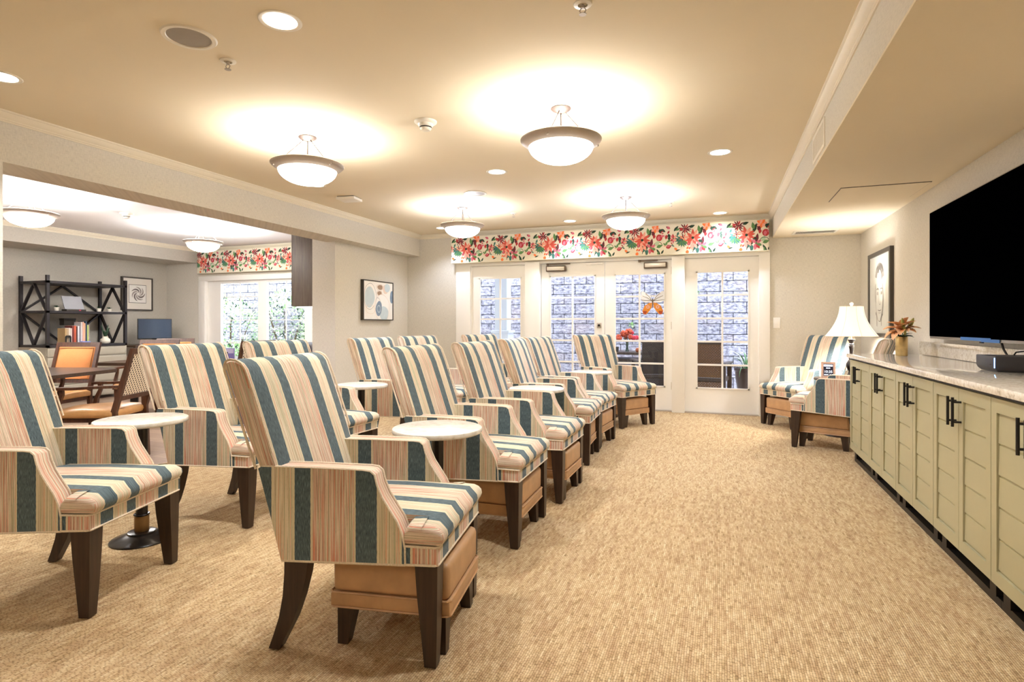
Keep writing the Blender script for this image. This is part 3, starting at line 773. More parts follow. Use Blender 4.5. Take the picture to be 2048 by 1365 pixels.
def speaker(loc, lab, on=False):
    t = thing('ceiling_speaker', lab, 'ceiling speaker', loc)
    bm = B(); lathe(bm, [(.098, -.002), (.102, -.007), (.120, -.007), (.126, 0)], seg=48); obj('bezel', bm, M['plastic'], t)
    bm = B(); lathe(bm, [(0, -.006), (.05, -.0055), (.100, -.003)], seg=48); obj('grille', bm, M['greyplastic'], t)
speaker((-2.46, 2.095, ZC), 'round grey ceiling speaker near the top left, beside the nearest downlight')
speaker((-2.48, 5.645, ZC), 'round ceiling speaker far back, above the left end bowl light')
def sprinkler(loc, lab):
    t = thing('fire_sprinkler', lab, 'sprinkler', loc, group='ceiling sprinklers')
    bm = B(); lathe(bm, [(.042, 0), (.040, -.005), (.022, -.008), (.020, -.004)], seg=24); obj('escutcheon', bm, M['plastic'], t)
    bm = B(); lathe(bm, [(0, -.004), (.008, -.006), (.008, -.020), (0, -.020)], seg=12)
    for s in (-1, 1): tube(bm, [(s*.006, 0, -.018), (s*.015, 0, -.030), (s*.004, 0, -.044)], .0022, 6)
    obj('frame', bm, M['nickel'], t)
    bm = B(); lathe(bm, [(0, -.044), (.017, -.046), (.017, -.048), (0, -.048)], seg=16); obj('deflector', bm, M['nickel'], t)
sprinkler((-2.485, 2.355, ZC), 'ceiling sprinkler near the round grey speaker at the top left')
sprinkler((-.57, 2.475, ZC), 'ceiling sprinkler at the top photo edge, nearest the camera')
sprinkler((-.535, 6.84, ZC), 'ceiling sprinkler near the far bowl light before the valance, right of it')
sprinkler((-2.47, 6.83, ZC), 'ceiling sprinkler behind the left far bowl light of the main room')
sprinkler((-7.27, 6.97, ZC), 'ceiling sprinkler in the side room right of its far bowl light')
def smoke(loc, lab):
    t = thing('smoke_detector', lab, 'smoke detector', loc, group='ceiling smoke detectors')
    bm = B(); lathe(bm, [(.078, 0), (.078, -.008), (.072, -.014), (.055, -.020), (.050, -.034), (.042, -.040)], seg=40); obj('base', bm, M['plastic'], t)
    bm = B(); lathe(bm, [(.036, -.036), (.036, -.048)], seg=32); obj('sensor_vents', bm, M['frame_side'], t)
    bm = B(); lathe(bm, [(.041, -.048), (.039, -.056), (.030, -.064), (0, -.066)], seg=32); obj('cap', bm, M['plastic'], t)
smoke((-1.93, 3.53, ZC), 'smoke detector on the main room ceiling between the two nearer bowl lights')
smoke((-7.10, 5.14, ZC), 'smoke detector on the side room ceiling between its bowl lights')
t = thing('ceiling_wireless_box', 'flat white box on the ceiling by the left crown moulding', 'ceiling box', (-3.885, 5.35, ZC), R(8))
bm = B(); box(bm, -.11, .11, -.10, .10, -.035, -.006, bev=.006); obj('cover', bm, M['plastic'], t)
bm = B(); box(bm, -.10, .10, -.09, .09, -.006, 0); obj('mounting_plate', bm, M['frame_side'], t)
def grille(name, lab, M4, w, h, n, dark):
    t = thing(name, lab, 'air vent'); t.matrix_world = M4
    bm = B()
    for a in ((-w/2-.025, w/2+.025, -h/2-.025, -h/2), (-w/2-.025, w/2+.025, h/2, h/2+.025), (-w/2-.025, -w/2, -h/2, h/2), (w/2, w/2+.025, -h/2, h/2)): box(bm, *a, -.008, 0)
    obj('frame', bm, M['plastic'], t)
    bm = B(); box(bm, -w/2, w/2, -h/2, h/2, -.0015, -.0005); obj('backing', bm, M['frame_side'] if dark else M['greyplastic'], t)
    bm = B()
    for k in range(n):
        x = -w/2+w*(k+.5)/n; obox(bm, (x, -h/2, -.004), (x, h/2, -.004), w/n*.22 if dark else w/n*.6, .004)
    obj('louvres', bm, M['plastic'], t)
grille('supply_vent', 'dark slotted air vent in the white soffit underside near the far right corner', Matrix.Translation((1.06, 7.62, ZS)), .42, .20, 24, True)
grille('return_vent', 'white louvred air vent high on the soffit face below the crown moulding', Matrix(((0, 0, 1, XS), (1, 0, 0, 4.33), (0, 1, 0, 2.415), (0, 0, 0, 1))), .42, .14, 14, False)
t = thing('access_panel', 'flush square access panel in the soffit underside above the television', 'access panel', (1.22, 5.52, ZS))
bm = B(); box(bm, -.30, .32, -.27, .29, -.004, 0); obj('frame', bm, M['frame_dark'], t)
bm = B(); box(bm, -.296, .316, -.266, .286, -.006, -.001); obj('hatch', bm, M['ceil'], t)

# ------------------------------------------------------------------ sage cabinets and counter
XC = 1.062
def make_door(parent, y0, y1, hside):
    """door leaf between y0<y1 on plane x=XC, facing -x"""
    g = .0015; a, b = y0+g, y1-g; z0, z1 = .112, .878; st = .048; d = .020
    bm = B(); xo = 0
    box(bm, xo, xo+d, a, a+st, z0, z1); box(bm, xo, xo+d, b-st, b, z0, z1)
    box(bm, xo, xo+d, a+st, b-st, z0, z0+st+.01); box(bm, xo, xo+d, a+st, b-st, z1-st-.01, z1)
    box(bm, xo+.012, xo+d, a+st, b-st, z0+st, z1-st)
    pz0, pz1 = z0+st+.012, z1-st-.012; n = 5; h = (pz1-pz0)/n
    for k in range(n):
        prism(bm, [(xo+.012, pz0+h*k+.003), (xo+.0055, pz0+h*k+.009), (xo+.0085, pz0+h*(k+1)-.002), (xo+.012, pz0+h*(k+1)-.001)], 'y', a+st+.003, b-st-.003)
    o = obj('door', bm, M['sage'], parent, angle=25)
    hy = (b-.028) if hside > 0 else (a+.028)
    bm = B(); tube(bm, [(-.034, hy, .700), (-.034, hy, .838)], .0062, 10)
    for z in (.722, .816): tube(bm, [(0, hy, z), (-.036, hy, z)], .0052, 8)
    h = obj('handle', bm, M['black'], o); h['label'] = 'black bar handle'
def make_cabinet():
    t = thing('base_cabinet', '', 'cabinet', group='sage green cabinets below the television')
    w = .342
    bm = B(); box(bm, .0205, .535, -w, w, .11, .879); obj('carcass', bm, M['sage'], t)
    make_door(t, -w, 0, 1); make_door(t, 0, w, -1)
    bm = B(); box(bm, .035, .085, -w, w, 0, .035); obj('base_rail', bm, M['black'], t); bm = B(); box(bm, .42, .47, -w, w, 0, .035); obj('base_rail', bm, M['black'], t)
    for y in (-.28, .28):
        for xa in (.03, .415):
            bm = B(); box(bm, xa, xa+.06, y-.03, y+.03, .0355, .11); obj('foot', bm, M['black'], t)
    return t
cab0 = make_cabinet()
labs = ['sage green double-door cabinet at the far end of the run, beside the corner armchairs', 'second sage green double-door cabinet from the far end, below the gold vase', 'third sage green double-door cabinet from the far end of the run',
        'fourth sage green double-door cabinet from the far end, below the black set-top box', 'sage green double-door cabinet at the right photo edge, nearest one in view', 'sage green double-door cabinet at the near end of the run, outside the photo']
for i in range(6):
    y = 5.32-.686*i
    if i == 0: cab0.location = (XC, y, 0); cab0['label'] = labs[0]
    else: dup(cab0, (XC, y, 0), 0, labs[i])
t = thing('countertop', 'speckled pale granite countertop running over the sage cabinets', 'countertop')
bm = B(); box(bm, 1.038, XR-.001, 1.52, 5.685, .896, .930, bev=.005); obj('worktop', bm, M['granite'], t)
bm = B(); box(bm, XC+.012, XR-.01, 1.52, 5.66, .8795, .896); obj('build_up_strip', bm, M['frame_side'], t)
bm = B(); box(bm, XR-.024, XR-.002, 1.52, 5.74, .9305, 1.04, bev=.002); o = obj('backsplash', bm, M['granite']); tag(o, 'low speckled granite backsplash standing along the wall behind the countertop', 'backsplash')

# television
t = thing('television', 'large black wall-mounted television above the granite counter', 'television')
y1, y0, z0, z1 = 5.235, 3.505, 1.075, 2.045
bm = B(); box(bm, 1.545, XR-.03, y0+.15, y1-.15, z0+.15, z1-.15, bev=.01); box(bm, XR-.03, XR-.001, y0+.5, y1-.5, 1.4, 1.75); obj('rear_housing', bm, M['black'], t)
bm = B(); box(bm, 1.520, 1.548, y0, y1, z0, z1, bev=.003); b_ = obj('bezel', bm, M['silver'], t)
bm = B(); box(bm, 1.5165, 1.521, y0+.008, y1-.008, z0+.018, z1-.008); obj('screen', bm, M['screen'], t)
bm = B(); box(bm, 1.514, 1.5195, 4.17, 4.62, z0+.004, z0+.024); box(bm, 1.5135, 1.5165, 4.05, 4.30, z0-.002, z0+.017); tp = obj('tape', bm, M['bluetape'], b_); tp['label'] = 'strip of blue masking tape'
bm = B(); box(bm, 1.522, 1.534, 4.31, 4.35, z0-.010, z0+.002, bev=.002); obj('sensor', bm, M['black'], b_)
# portrait on the right wall
t = thing('portrait_picture', 'dark framed pencil portrait of a face hanging behind the table lamp', 'picture')
y0, y1, z0, z1, d = 6.585, 7.485, 1.045, 1.965, .035
bm = B(); x = XR-d
for a in ((y0, y1, z0, z0+.045), (y0, y1, z1-.045, z1), (y0, y0+.045, z0+.045, z1-.045), (y1-.045, y1, z0+.045, z1-.045)): box(bm, x, XR-.001, *a)
obj('frame', bm, M['frame_dark'], t)
bm = B(); box(bm, x+.012, x+.016, y0+.045, y1-.045, z0+.045, z1-.045); mt = obj('mat_board', bm, M['paper'], t)
yc = (y0+y1)/2; zc = 1.50; bm = B(); xx = x+.0112
def ell(bm, cy, cz, ry, rz, a0=0, a1=360, wdt=None, mi=0, xoff=0):
    n = 20; P = [(cy+ry*math.cos(R(a0+(a1-a0)*i/n)), cz+rz*math.sin(R(a0+(a1-a0)*i/n))) for i in range(n+1)]
    if wdt is None:
        f = bm.faces.new([bm.verts.new((xx-xoff, p[0], p[1])) for p in (P if a1-a0 < 360 else P[:-1])]); f.material_index = mi
    else:
        Q = [(cy+(ry-wdt)*math.cos(R(a0+(a1-a0)*i/n)), cz+(rz-wdt)*math.sin(R(a0+(a1-a0)*i/n))) for i in range(n+1)]
        for i in range(n):
            f = bm.faces.new([bm.verts.new((xx-xoff, *q)) for q in (P[i], P[i+1], Q[i+1], Q[i])]); f.material_index = mi
ell(bm, yc-.01, zc+.16, .185, .18, 12, 172, .075, 0); ell(bm, yc-.05, zc+.20, .13, .13, 20, 160, .05, 1, .0003); ell(bm, yc+.04, zc+.17, .16, .14, 60, 185, .03, 1, .0004)
ell(bm, yc+.02, zc-.02, .185, .29, 150, 250, .035, 0); ell(bm, yc+.13, zc+.02, .045, .12, -70, 70, .02, 0, .0003); ell(bm, yc-.005, zc-.01, .03, .10, -60, 60, .008, 0, .0003)
ell(bm, yc-.01, zc-.02, .165, .27, 175, 365, .010, 0)                        # jaw
for s in (-1, 1):
    ell(bm, yc+s*.075-.01, zc+.05, .05, .022, 20, 160, .012, 1, .0003); ell(bm, yc+s*.075-.01, zc+.015, .04, .016, 0, 360, .006, 0, .0003); ell(bm, yc+s*.075-.01, zc+.015, .012, .012, mi=1, xoff=.0003)
ell(bm, yc-.02, zc-.08, .035, .03, 180, 350, .008, 0, .0003); ell(bm, yc-.01, zc-.155, .07, .02, 185, 355, .010, 1, .0003); ell(bm, yc-.01, zc-.185, .05, .014, 190, 350, .006, 0, .0003)
ell(bm, yc+.13, zc-.30, .05, .12, 60, 200, .03, 0); ell(bm, yc-.12, zc-.30, .05, .10, -20, 120, .02, 0)
obj('drawing', bm, [M['pencil'], M['pencil2']], mt, angle=0)
bm = B(); box(bm, x+.006, x+.009, y0+.045, y1-.045, z0+.045, z1-.045); obj('glass', bm, M['glass'], t)
# light switch
t = thing('light_switch', 'white blank switch plate on the wall right of the glazed doors', 'light switch')
bm = B(); box(bm, .640, .722, YF-.008, YF, 1.135, 1.272, bev=.003); pl = obj('plate', bm, M['white'], t)
bm = B(); box(bm, .664, .698, YF-.012, YF-.007, 1.170, 1.237, bev=.002); obj('rocker', bm, M['white'], t)

# vase with lilies
VX, VY, VZ = 1.365, 5.355, .9305
t = thing('vase', 'hammered gold cylinder vase holding orange lilies on the granite counter', 'vase', (VX, VY, VZ))
bm = B(); lathe(bm, [(0, 0), (.040, 0), (.042, .004), (.0425, .152), (.0415, .155), (.039, .154), (.039, .01), (0, .008)], seg=40); obj('body', bm, M['gold'], t)
cr = Vector((.94, .343, 0)); cf = Vector((-.343, .94, 0))
def VP(r, z, f=0): return cr*r+cf*f+Vector((0, 0, z))
def petal(bm, base, tip, w, bend, mi=0, n=7):
    base, tip = Vector(base), Vector(tip); d = tip-base; up = Vector((0, 0, 1)); s = d.cross(up)
    if s.length < .01: s = Vector((1, 0, 0))
    s.normalize(); u = s.cross(d).normalized(); rows = []
    for i in range(n+1):
        q = i/n; ww = w*math.sin(PI*min(1, q*.92+.06))**.8; c = base+d*q+u*bend*math.sin(q*PI*.9)-u*bend*.6*q*q
        rows.append([c-s*ww/2+u*ww*.22, c-u*.001, c+s*ww/2+u*ww*.22])
    V = [[bm.verts.new(p) for p in r] for r in rows]
    for a, b in zip(V, V[1:]):
        for k in range(2):
            f = bm.faces.new((a[k], a[k+1], b[k+1], b[k])); f.material_index = mi
def lily(label, cen, ax, size, stem0):
    t = thing('lily', label, 'flower', (VX, VY, VZ), group='lilies in the gold vase')
    cen = Vector(cen); ax = Vector(ax).normalized(); s = ax.cross(Vector((0, 0, 1))).normalized(); u = s.cross(ax)
    bm = B()
    for k in range(6):
        a = 2*PI*k/6+.3; rd = (s*math.cos(a)+u*math.sin(a)); sp = .62 if k % 2 else .5
        petal(bm, cen-ax*size*.35+rd*.004, cen+ax*size*.60+rd*size*sp, size*.52, size*.12)
    obj('petals', bm, M['petal'], t, angle=60)
    bm = B()
    for k in range(6):
        a = 2*PI*k/6; rd = (s*math.cos(a)+u*math.sin(a)); tube(bm, [cen-ax*size*.2, cen+ax*size*.25+rd*size*.10, cen+ax*size*.42+rd*size*.2], .0012, 5)
        q = bmesh.new(); bmesh.ops.create_uvsphere(q, u_segments=6, v_segments=4, radius=.004); merge(bm, q, 0, Matrix.Translation(cen+ax*size*.43+rd*size*.2))
    obj('stamens', bm, M['oak'], t)
    bm = B(); tube(bm, [Vector(stem0), Vector(stem0)*.4+(cen-ax*size*.25)*.6+Vector((0, 0, -.02)), cen-ax*size*.22], .003, 6); obj('stem', bm, M['leaf'], t)
lily('open orange lily drooping to the left over the gold vase rim', VP(-.045, .205, -.02), tuple(VP(-.95, -.12, -.30)), .128, VP(-.005, .05))
lily('open orange lily facing the room at the middle of the gold vase', VP(.010, .220, -.03), tuple(VP(.15, .35, -.9)), .118, VP(.005, .05))
def lbud(label, p0, p1, w):
    t = thing('lily_bud', label, 'flower bud', (VX, VY, VZ), group='lily buds in the gold vase')
    p0, p1 = Vector(p0), Vector(p1); bm = B(); pts = []; rr = []
    for q, k in ((0, .35), (.15, .75), (.4, 1), (.65, .95), (.85, .6), (1, .1)): pts.append(p0+(p1-p0)*q); rr.append(w*k)
    tube(bm, pts, rr, 10); obj('bud', bm, M['bud'], t, angle=60)
    bm = B(); tube(bm, [VP(0, .05), Vector(p0)*.5+VP(.0, .08), p0], .0028, 6); obj('stem', bm, M['leaf'], t)
lbud('closed green lily bud standing upright above the gold vase', VP(-.018, .215, -.05), VP(-.034, .305, -.055), .013)
lbud('largest closed lily bud leaning right out of the gold vase', VP(.055, .215, 0), VP(.098, .305, .0), .016)
lbud('slim lily bud hanging in front of the drooping lily', VP(-.012, .165, -.06), VP(-.030, .245, -.075), .011)
t = thing('lily_leaves', 'dark green leaves spreading over the gold vase rim', 'leaves', (VX, VY, VZ))
for tip in (VP(-.09, .175, -.02), VP(.09, .165, .0), VP(.10, .185, .02), VP(-.03, .16, -.08), VP(.05, .155, -.07), VP(.0, .17, .07), VP(-.06, .15, .05)):
    bm = B(); petal(bm, VP(0, .13), tip, .030, .018); obj('leaf', bm, M['leafdark'], t, angle=60)
# set-top box and cables
t = thing('set_top_box', 'charcoal set-top box with a blue light line on the granite counter', 'set-top box', (1.365, 3.70, .9305))
bm = B(); w = .24
P = [(0, 0), (.012, -.003), (w-.012, -.003), (w, 0), (w+.003, .012), (w+.003, w-.012), (w, w), (0, w), (-.003, w-.012), (-.003, .012)]
rings = []
for z, k in ((.0, .86), (.012, .95), (.028, 1.0), (.078, 1.0), (.082, .985)):
    rings.append([((p[0]-w/2)*k+w/2, (p[1]-w/2)*k+w/2, z) for p in P])
loft(bm, rings); obj('case', bm, M['box_dark'], t, angle=30)
bm = B(); box(bm, -.0055, -.002, -.002, .002, .020, .074); l_ = obj('light_line', bm, M['led'], t); l_['label'] = 'glowing blue white status light'
bm = B(); box(bm, -.0045, -.0025, .045, .062, .034, .040); obj('badge', bm, M['black'], t)
bm = B(); tube(bm, [(1.535, 4.09, 1.09), (1.545, 4.085, 1.04), (1.555, 4.06, 1.0), (1.56, 4.0, .97), (1.55, 3.955, .962), (1.53, 3.935, .96)], .006, 8)
o = obj('power_cable', bm, M['black']); tag(o, 'black cable hanging from the television down to the set-top box', 'cable')
bm = B(); tube(bm, [(1.50, 3.84, 1.0165), (1.52, 3.87, 1.03), (1.55, 3.86, 1.035), (1.575, 3.80, 1.03), (1.58, 3.70, 1.02), (1.58, 3.62, .97), (1.575, 3.55, .936)], .004, 8)
o = obj('looped_cable', bm, M['black']); tag(o, 'thin black cable looping behind the set-top box', 'cable')

# corner table with lamp and clock
TX, TY = 1.20, 6.90
t = thing('corner_table', 'small round dark table in the right corner under the lamp', 'table', (TX, TY, 0))
bm = B(); lathe(bm, [(0, .585), (.24, .585), (.25, .592), (.25, .604), (.245, .61), (0, .61)], seg=48); obj('tabletop', bm, M['darkleg'], t)
bm = B(); lathe(bm, [(0, .585), (.05, .58), (.03, .5), (.035, .3), (.03, .1), (.05, .04), (.14, .02), (.15, 0), (0, 0)], seg=32); obj('pedestal', bm, M['darkleg'], t)
lx, ly = 1.316, 6.945
t = thing('table_lamp', 'lit table lamp with a white bell shade and dark turned base', 'lamp', (lx, ly, .6105))
bm = B(); lathe(bm, [(0, 0), (.085, 0), (.088, .012), (.07, .022), (.045, .030), (.032, .05), (.028, .075), (.040, .095), (.052, .125), (.050, .155), (.034, .185), (.022, .20), (.030, .212), (.022, .222), (.017, .25), (.022, .31), (.027, .345), (.020, .352), (.028, .362), (.020, .372), (.022, .385), (.036, .405), (.040, .415), (0, .418)], seg=32); obj('base', bm, M['blackgloss'], t)
sh = []
for i in range(13):
    q = i/12; z = .448+q*.318; r = .112+.136*(1-q)**1.9; sh.append((r, z))
bm = B(); lathe(bm, sh, seg=48); s_ = obj('lamp_shade', bm, M['shade'], t, angle=60)
bm = B()
for k in range(8):
    a = 2*PI*k/8+.2; tube(bm, [((r+.0006)*math.cos(a), (r+.0006)*math.sin(a), z) for r, z in sh], .0016, 5)
for r, z in (sh[0], sh[-1]): tube(bm, [(r*math.cos(2*PI*i/40), r*math.sin(2*PI*i/40), z) for i in range(40)], .003, 6, loop=True)
obj('shade_ribs', bm, M['trim'], s_)
bm = B(); tube(bm, [(0, 0, .41), (0, 0, .775)], .004, 8); lathe(bm, [(0, .768), (.010, .770), (.012, .778), (.006, .784)], seg=12); obj('harp', bm, M['nickel'], t)
bm = B(); q = bmesh.new(); bmesh.ops.create_uvsphere(q, u_segments=16, v_segments=10, radius=.018); merge(bm, q, 0, Matrix.Translation((0, 0, .795))); obj('finial', bm, M['nickel'], t)
point('lamp_bulb', (lx, ly, .6105+.60), 26, .06)
# digital clock
t = thing('digital_clock', 'small digital clock in a pale wood frame on the corner table', 'clock', (1.075, 6.80, .6105), R(-7))
t.rotation_euler = (R(-8), 0, R(-5))
bm = B()
for a in ((-.066, -.046, 0, .175), (.046, .066, 0, .175), (-.046, .046, 0, .028), (-.046, .046, .155, .175)): box(bm, a[0], a[1], -.012, .012, a[2], a[3])
obj('frame', bm, M['pinkwood'], t)
bm = B(); box(bm, -.046, .046, -.006, .010, .028, .155); d_ = obj('display', bm, M['lcdback'], t)
def text(s, size, x, z, parent, y=-.0068, mat='lcd', rx=90, rz=0, name='digits', ext=.0004):
    cu = bpy.data.curves.new(name, 'FONT'); cu.body = s; cu.size = size; cu.align_x = 'CENTER'; cu.align_y = 'CENTER'; cu.extrude = ext
    cu.materials.append(M[mat]); o = bpy.data.objects.new(name, cu); C.objects.link(o); me = bpy.data.meshes.new_from_object(o.evaluated_get(bpy.context.evaluated_depsgraph_get())); bpy.data.objects.remove(o)
    o = bpy.data.objects.new(name, me); C.objects.link(o); o.parent = parent; o.location = (x, y, z); o.rotation_euler = (R(rx), 0, R(rz)); return o
text('10:35', .036, -.001, .072, d_)
bm = B()
for k in range(7): box(bm, -.042+k*.0122, -.033+k*.0122, -.0072, -.006, .128, .148)          # illegible first line
for k in range(4): box(bm, -.020+k*.010, -.013+k*.010, -.0072, -.006, .106, .117)
for k in (0, 1, 2, 3, 5, 7): box(bm, -.040+k*.0105, -.032+k*.0105, -.0072, -.006, .035, .046)
obj('blurred_lettering', bm, M['lcd'], d_)

# ------------------------------------------------------------------ left wall: painting and kitchen cabinet
t = thing('abstract_painting', 'square framed abstract painting of blue and white ovals on the recessed left wall', 'painting')
y0, y1, z0, z1 = 6.73, 7.50, 1.245, 1.815; xf = XW+.05
bm = B()
for a in ((y0, y1, z0, z0+.012), (y0, y1, z1-.012, z1), (y0, y0+.012, z0+.012, z1-.012), (y1-.012, y1, z0+.012, z1-.012)): box(bm, XW+.001, xf, *a)
obj('frame', bm, M['frame_side'], t)
bm = B(); box(bm, XW+.01, xf-.008, y0+.014, y1-.014, z0+.014, z1-.014); cv = obj('canvas', bm, M['paper'], t)
PB = [plain('paint_pale_blue', '#c9d6da', .8, var=.12, scale=14), plain('paint_slate', '#8295aa', .8, var=.3, scale=20), plain('paint_taupe', '#a58a74', .8, var=.25, scale=20), plain('paint_blush', '#e6d3c6', .8, var=.1, scale=14), plain('paint_grey', '#b9b7b8', .8, var=.15, scale=20), plain('paint_white', '#f6f3ee', .8, var=.04, scale=20)]
bm = B(); W_, H_ = y1-y0, z1-z0
kk = [0]
def blob(u, v, ru, rv, mi, ring=None, rot=0, sq=1.0):
    kk[0] += 1; xx = xf-.0078+.00015*kk[0]; n = 28
    def pt(i, s):
        a = 2*PI*i/n; du, dv = ru*s*math.cos(a)*(1+.06*math.sin(3*a+u*9)), rv*s*math.sin(a)*(1+.05*math.cos(2*a+v*7))
        du, dv = du*math.cos(rot)-dv*math.sin(rot), du*math.sin(rot)+dv*math.cos(rot)
        return (xx, min(max(y0+.014+(u+du)*(W_-.028), y0+.014), y1-.014), min(max(z0+.014+(v+dv)*(H_-.028), z0+.014), z1-.014))
    if ring is None:
        f = bm.faces.new([bm.verts.new(pt(i, 1)) for i in range(n)]); f.material_index = mi
    else:
        for i in range(n):
            f = bm.faces.new([bm.verts.new(p) for p in (pt(i, 1), pt(i+1, 1), pt(i+1, ring), pt(i, ring))]); f.material_index = mi
blob(.20, .60, .20, .33, 5); blob(.21, .60, .21, .34, 4, .96); blob(.19, .58, .165, .27, 0); blob(.55, .86, .09, .07, 2); blob(.54, .86, .115, .10, 3, .85); blob(.53, .70, .075, .06, 2); blob(.53, .70, .10, .085, 3, .85)
blob(.74, .82, .10, .13, 3); blob(.80, .86, .10, .12, 0); blob(.97, .62, .07, .17, 1); blob(.62, .30, .26, .36, 5); blob(.62, .30, .27, .37, 3, .97); blob(.68, .16, .16, .20, 0)
blob(.50, .36, .10, .22, 4, .93, .2); blob(.50, .29, .105, .20, 1, None, -.15); blob(.50, .28, .06, .10, 0, .8); blob(.22, .26, .16, .12, 3, .94)
obj('painted_shapes', bm, PB, cv, angle=0)
t = thing('wall_cabinet', 'grey-brown wooden kitchen wall cabinet on the end of the partition wall', 'cabinet')
bm = B(); box(bm, -5.385, -5.061, 6.172, 7.75, 1.425, 2.40, bev=.002); obj('carcass', bm, M['cabwood'], t)
for k in range(4):
    y = 6.175+.394*k; bm = B(); box(bm, -5.408, -5.387, y, y+.39, 1.43, 2.395, bev=.003); dd = obj('door', bm, M['cabwood'], t)
bm = B(); box(bm, -5.34, -5.10, 6.20, 7.7, 1.405, 1.4245); obj('light_strip', bm, M['striplight'], t)

# ------------------------------------------------------------------ side room furniture
def make_dining_chair():
    t = thing('dining_armchair', '', 'dining chair', group='walnut dining armchairs')
    # faces +x, back at x=-.25, z up
    bm = B(); rings = []
    for y in (-.25, -.243, -.22, -.11, 0, .11, .22, .243, .25):
        e = 0 if abs(y) < .24 else (.006 if abs(y) < .248 else .018); zt = .487-.012*(y/.25)**2
        rings.append([(x, y, z) for x, z in ((-.235+e, .405+e), (.24-e, .405+e), (.252-e, .43), (.245-e, .462), (.21-e, zt-.006-e), (0, zt+.006-e), (-.20+e, zt-e), (-.24+e, .455), (-.245+e, .43))])
    loft(bm, rings); obj('seat', bm, M['tanseat'], t, angle=60)
    def bx(z): return -.245-.28*max(0, z-.45)-.10*max(0, .45-z)*.6
    for s in (-1, 1):
        bm = B()
        loft(bm, [[(bx(z)-d, s*(.222-w), z), (bx(z)+d, s*(.222-w), z), (bx(z)+d, s*(.222+w), z), (bx(z)-d, s*(.222+w), z)] for z, d, w in ((0, .014, .013), (.25, .019, .016), (.45, .021, .018), (.7, .019, .018), (.985, .014, .018))])
        obj('leg', bm, M['oak'], t)
        bm = B(); loft(bm, [[(.205-d, s*(.225-d), z), (.205+d, s*(.225-d), z), (.205+d, s*(.225+d), z), (.205-d, s*(.225+d), z)] for z, d in ((0, .012), (.2, .016), (.42, .021))])
        loft(bm, [[(x-d, s*(.245-d), z), (x+d, s*(.245-d), z), (x+d, s*(.245+d), z), (x-d, s*(.245+d), z)] for x, z, d in ((.205, .40, .019), (.185, .52, .016), (.15, .60, .013), (.155, .648, .016))]); obj('leg', bm, M['oak'], t)
        bm = B(); loft(bm, [[(x, s*(y-w), z-.012), (x, s*(y+w), z-.012), (x, s*(y+w), z+.010), (x, s*(y-w), z+.010)] for x, y, z, w in ((bx(.66)+.01, .232, .668, .014), (-.12, .245, .664, .018), (.05, .25, .655, .022), (.17, .25, .655, .026), (.22, .248, .650, .022))]); bevel_sharp(bm, .004, 2, 40); obj('armrest', bm, M['oak'], t)
    bm = B()
    for z0, z1 in ((.935, .985), (.545, .585)):
        prism(bm, [(bx(z0)-.014, z0), (bx(z0)+.014, z0), (bx(z1)+.014, z1), (bx(z1)-.014, z1)], 'y', -.222, .222); obj('back_rail', bm, M['oak'], t); bm = B()
    box(bm, bx(.45), .2, -.222, -.20, .37, .41); box(bm, bx(.45), .2, .20, .222, .37, .41); box(bm, .19, .215, -.21, .21, .37, .41)
    obj('seat_frame', bm, M['oak'], t)
    bm = B(); z0, z1 = .583, .937
    rings = [[(bx(z)+.004, y, z), (bx(z)+.022+.008*(1-(y/.2)**2), y, z)] for y in (0,) for z in (0,)]
    rings = []
    for y in (-.203, -.196, -.10, 0, .10, .196, .203):
        q = .026 if abs(y) < .19 else (.022 if abs(y) < .2 else .012)
        rings.append([(bx(z0)+.003, y, z0), (bx(z0)+q, y, z0+.008), (bx((z0+z1)/2)+q+.006*(1-(y/.203)**2), y, (z0+z1)/2), (bx(z1)+q, y, z1-.008), (bx(z1)+.003, y, z1)])
    loft(bm, rings); bp = obj('back_pad', bm, M['orange'], t, angle=60)
    bm = B(); pts = []
    for y, z in ((-.19, z0+.014), (.19, z0+.014), (.19, z1-.014), (-.19, z1-.014)): pts.append((bx(z)+.025, y, z))
    tube(bm, pts, .003, 6, loop=True); obj('welt', bm, M['brass'], bp)
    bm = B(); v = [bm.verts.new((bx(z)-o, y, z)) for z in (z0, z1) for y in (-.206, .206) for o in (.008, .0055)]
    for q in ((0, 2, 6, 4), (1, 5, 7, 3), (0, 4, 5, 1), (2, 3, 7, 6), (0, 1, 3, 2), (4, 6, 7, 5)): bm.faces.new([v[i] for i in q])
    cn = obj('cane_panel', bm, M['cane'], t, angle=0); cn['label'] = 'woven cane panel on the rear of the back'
    return t
def table(loc, rz, hw, lab, clip=.16):
    t = thing('dining_table', lab, 'dining table', loc, rz, group='dark square dining tables')
    c = hw-clip; P = [(-hw, -c), (-c, -hw), (c, -hw), (hw, -c), (hw, c), (c, hw), (-c, hw), (-hw, c)]
    bm = B(); prism(bm, P, 'z', .718, .75); bevel_sharp(bm, .004, 2, 40); obj('tabletop', bm, M['tabledark'], t)
    bm = B(); lathe(bm, [(.06, .718), (.06, .70), (.04, .69), (.04, .06), (.06, .05)], seg=24); obj('pedestal', bm, M['black'], t)
    bm = B()
    for a in (0, 90, 180, 270): obox(bm, (0, 0, .035), (.8*hw*math.cos(R(a)), .8*hw*math.sin(R(a)), .02), .07, .04)
    obj('base', bm, M['black'], t)
table((-5.96, 3.30, 0), R(17), .60, 'dark dining table with clipped corners beside the cane-backed chair')
table((-6.48, 4.78, 0), R(20), .30, 'small dark dining table behind the cane-backed chair', .08)
table((-6.13, 5.66, 0), R(10), .40, 'dark dining table near the side room window, holding the lavender picture box', .1)
dc0 = make_dining_chair()
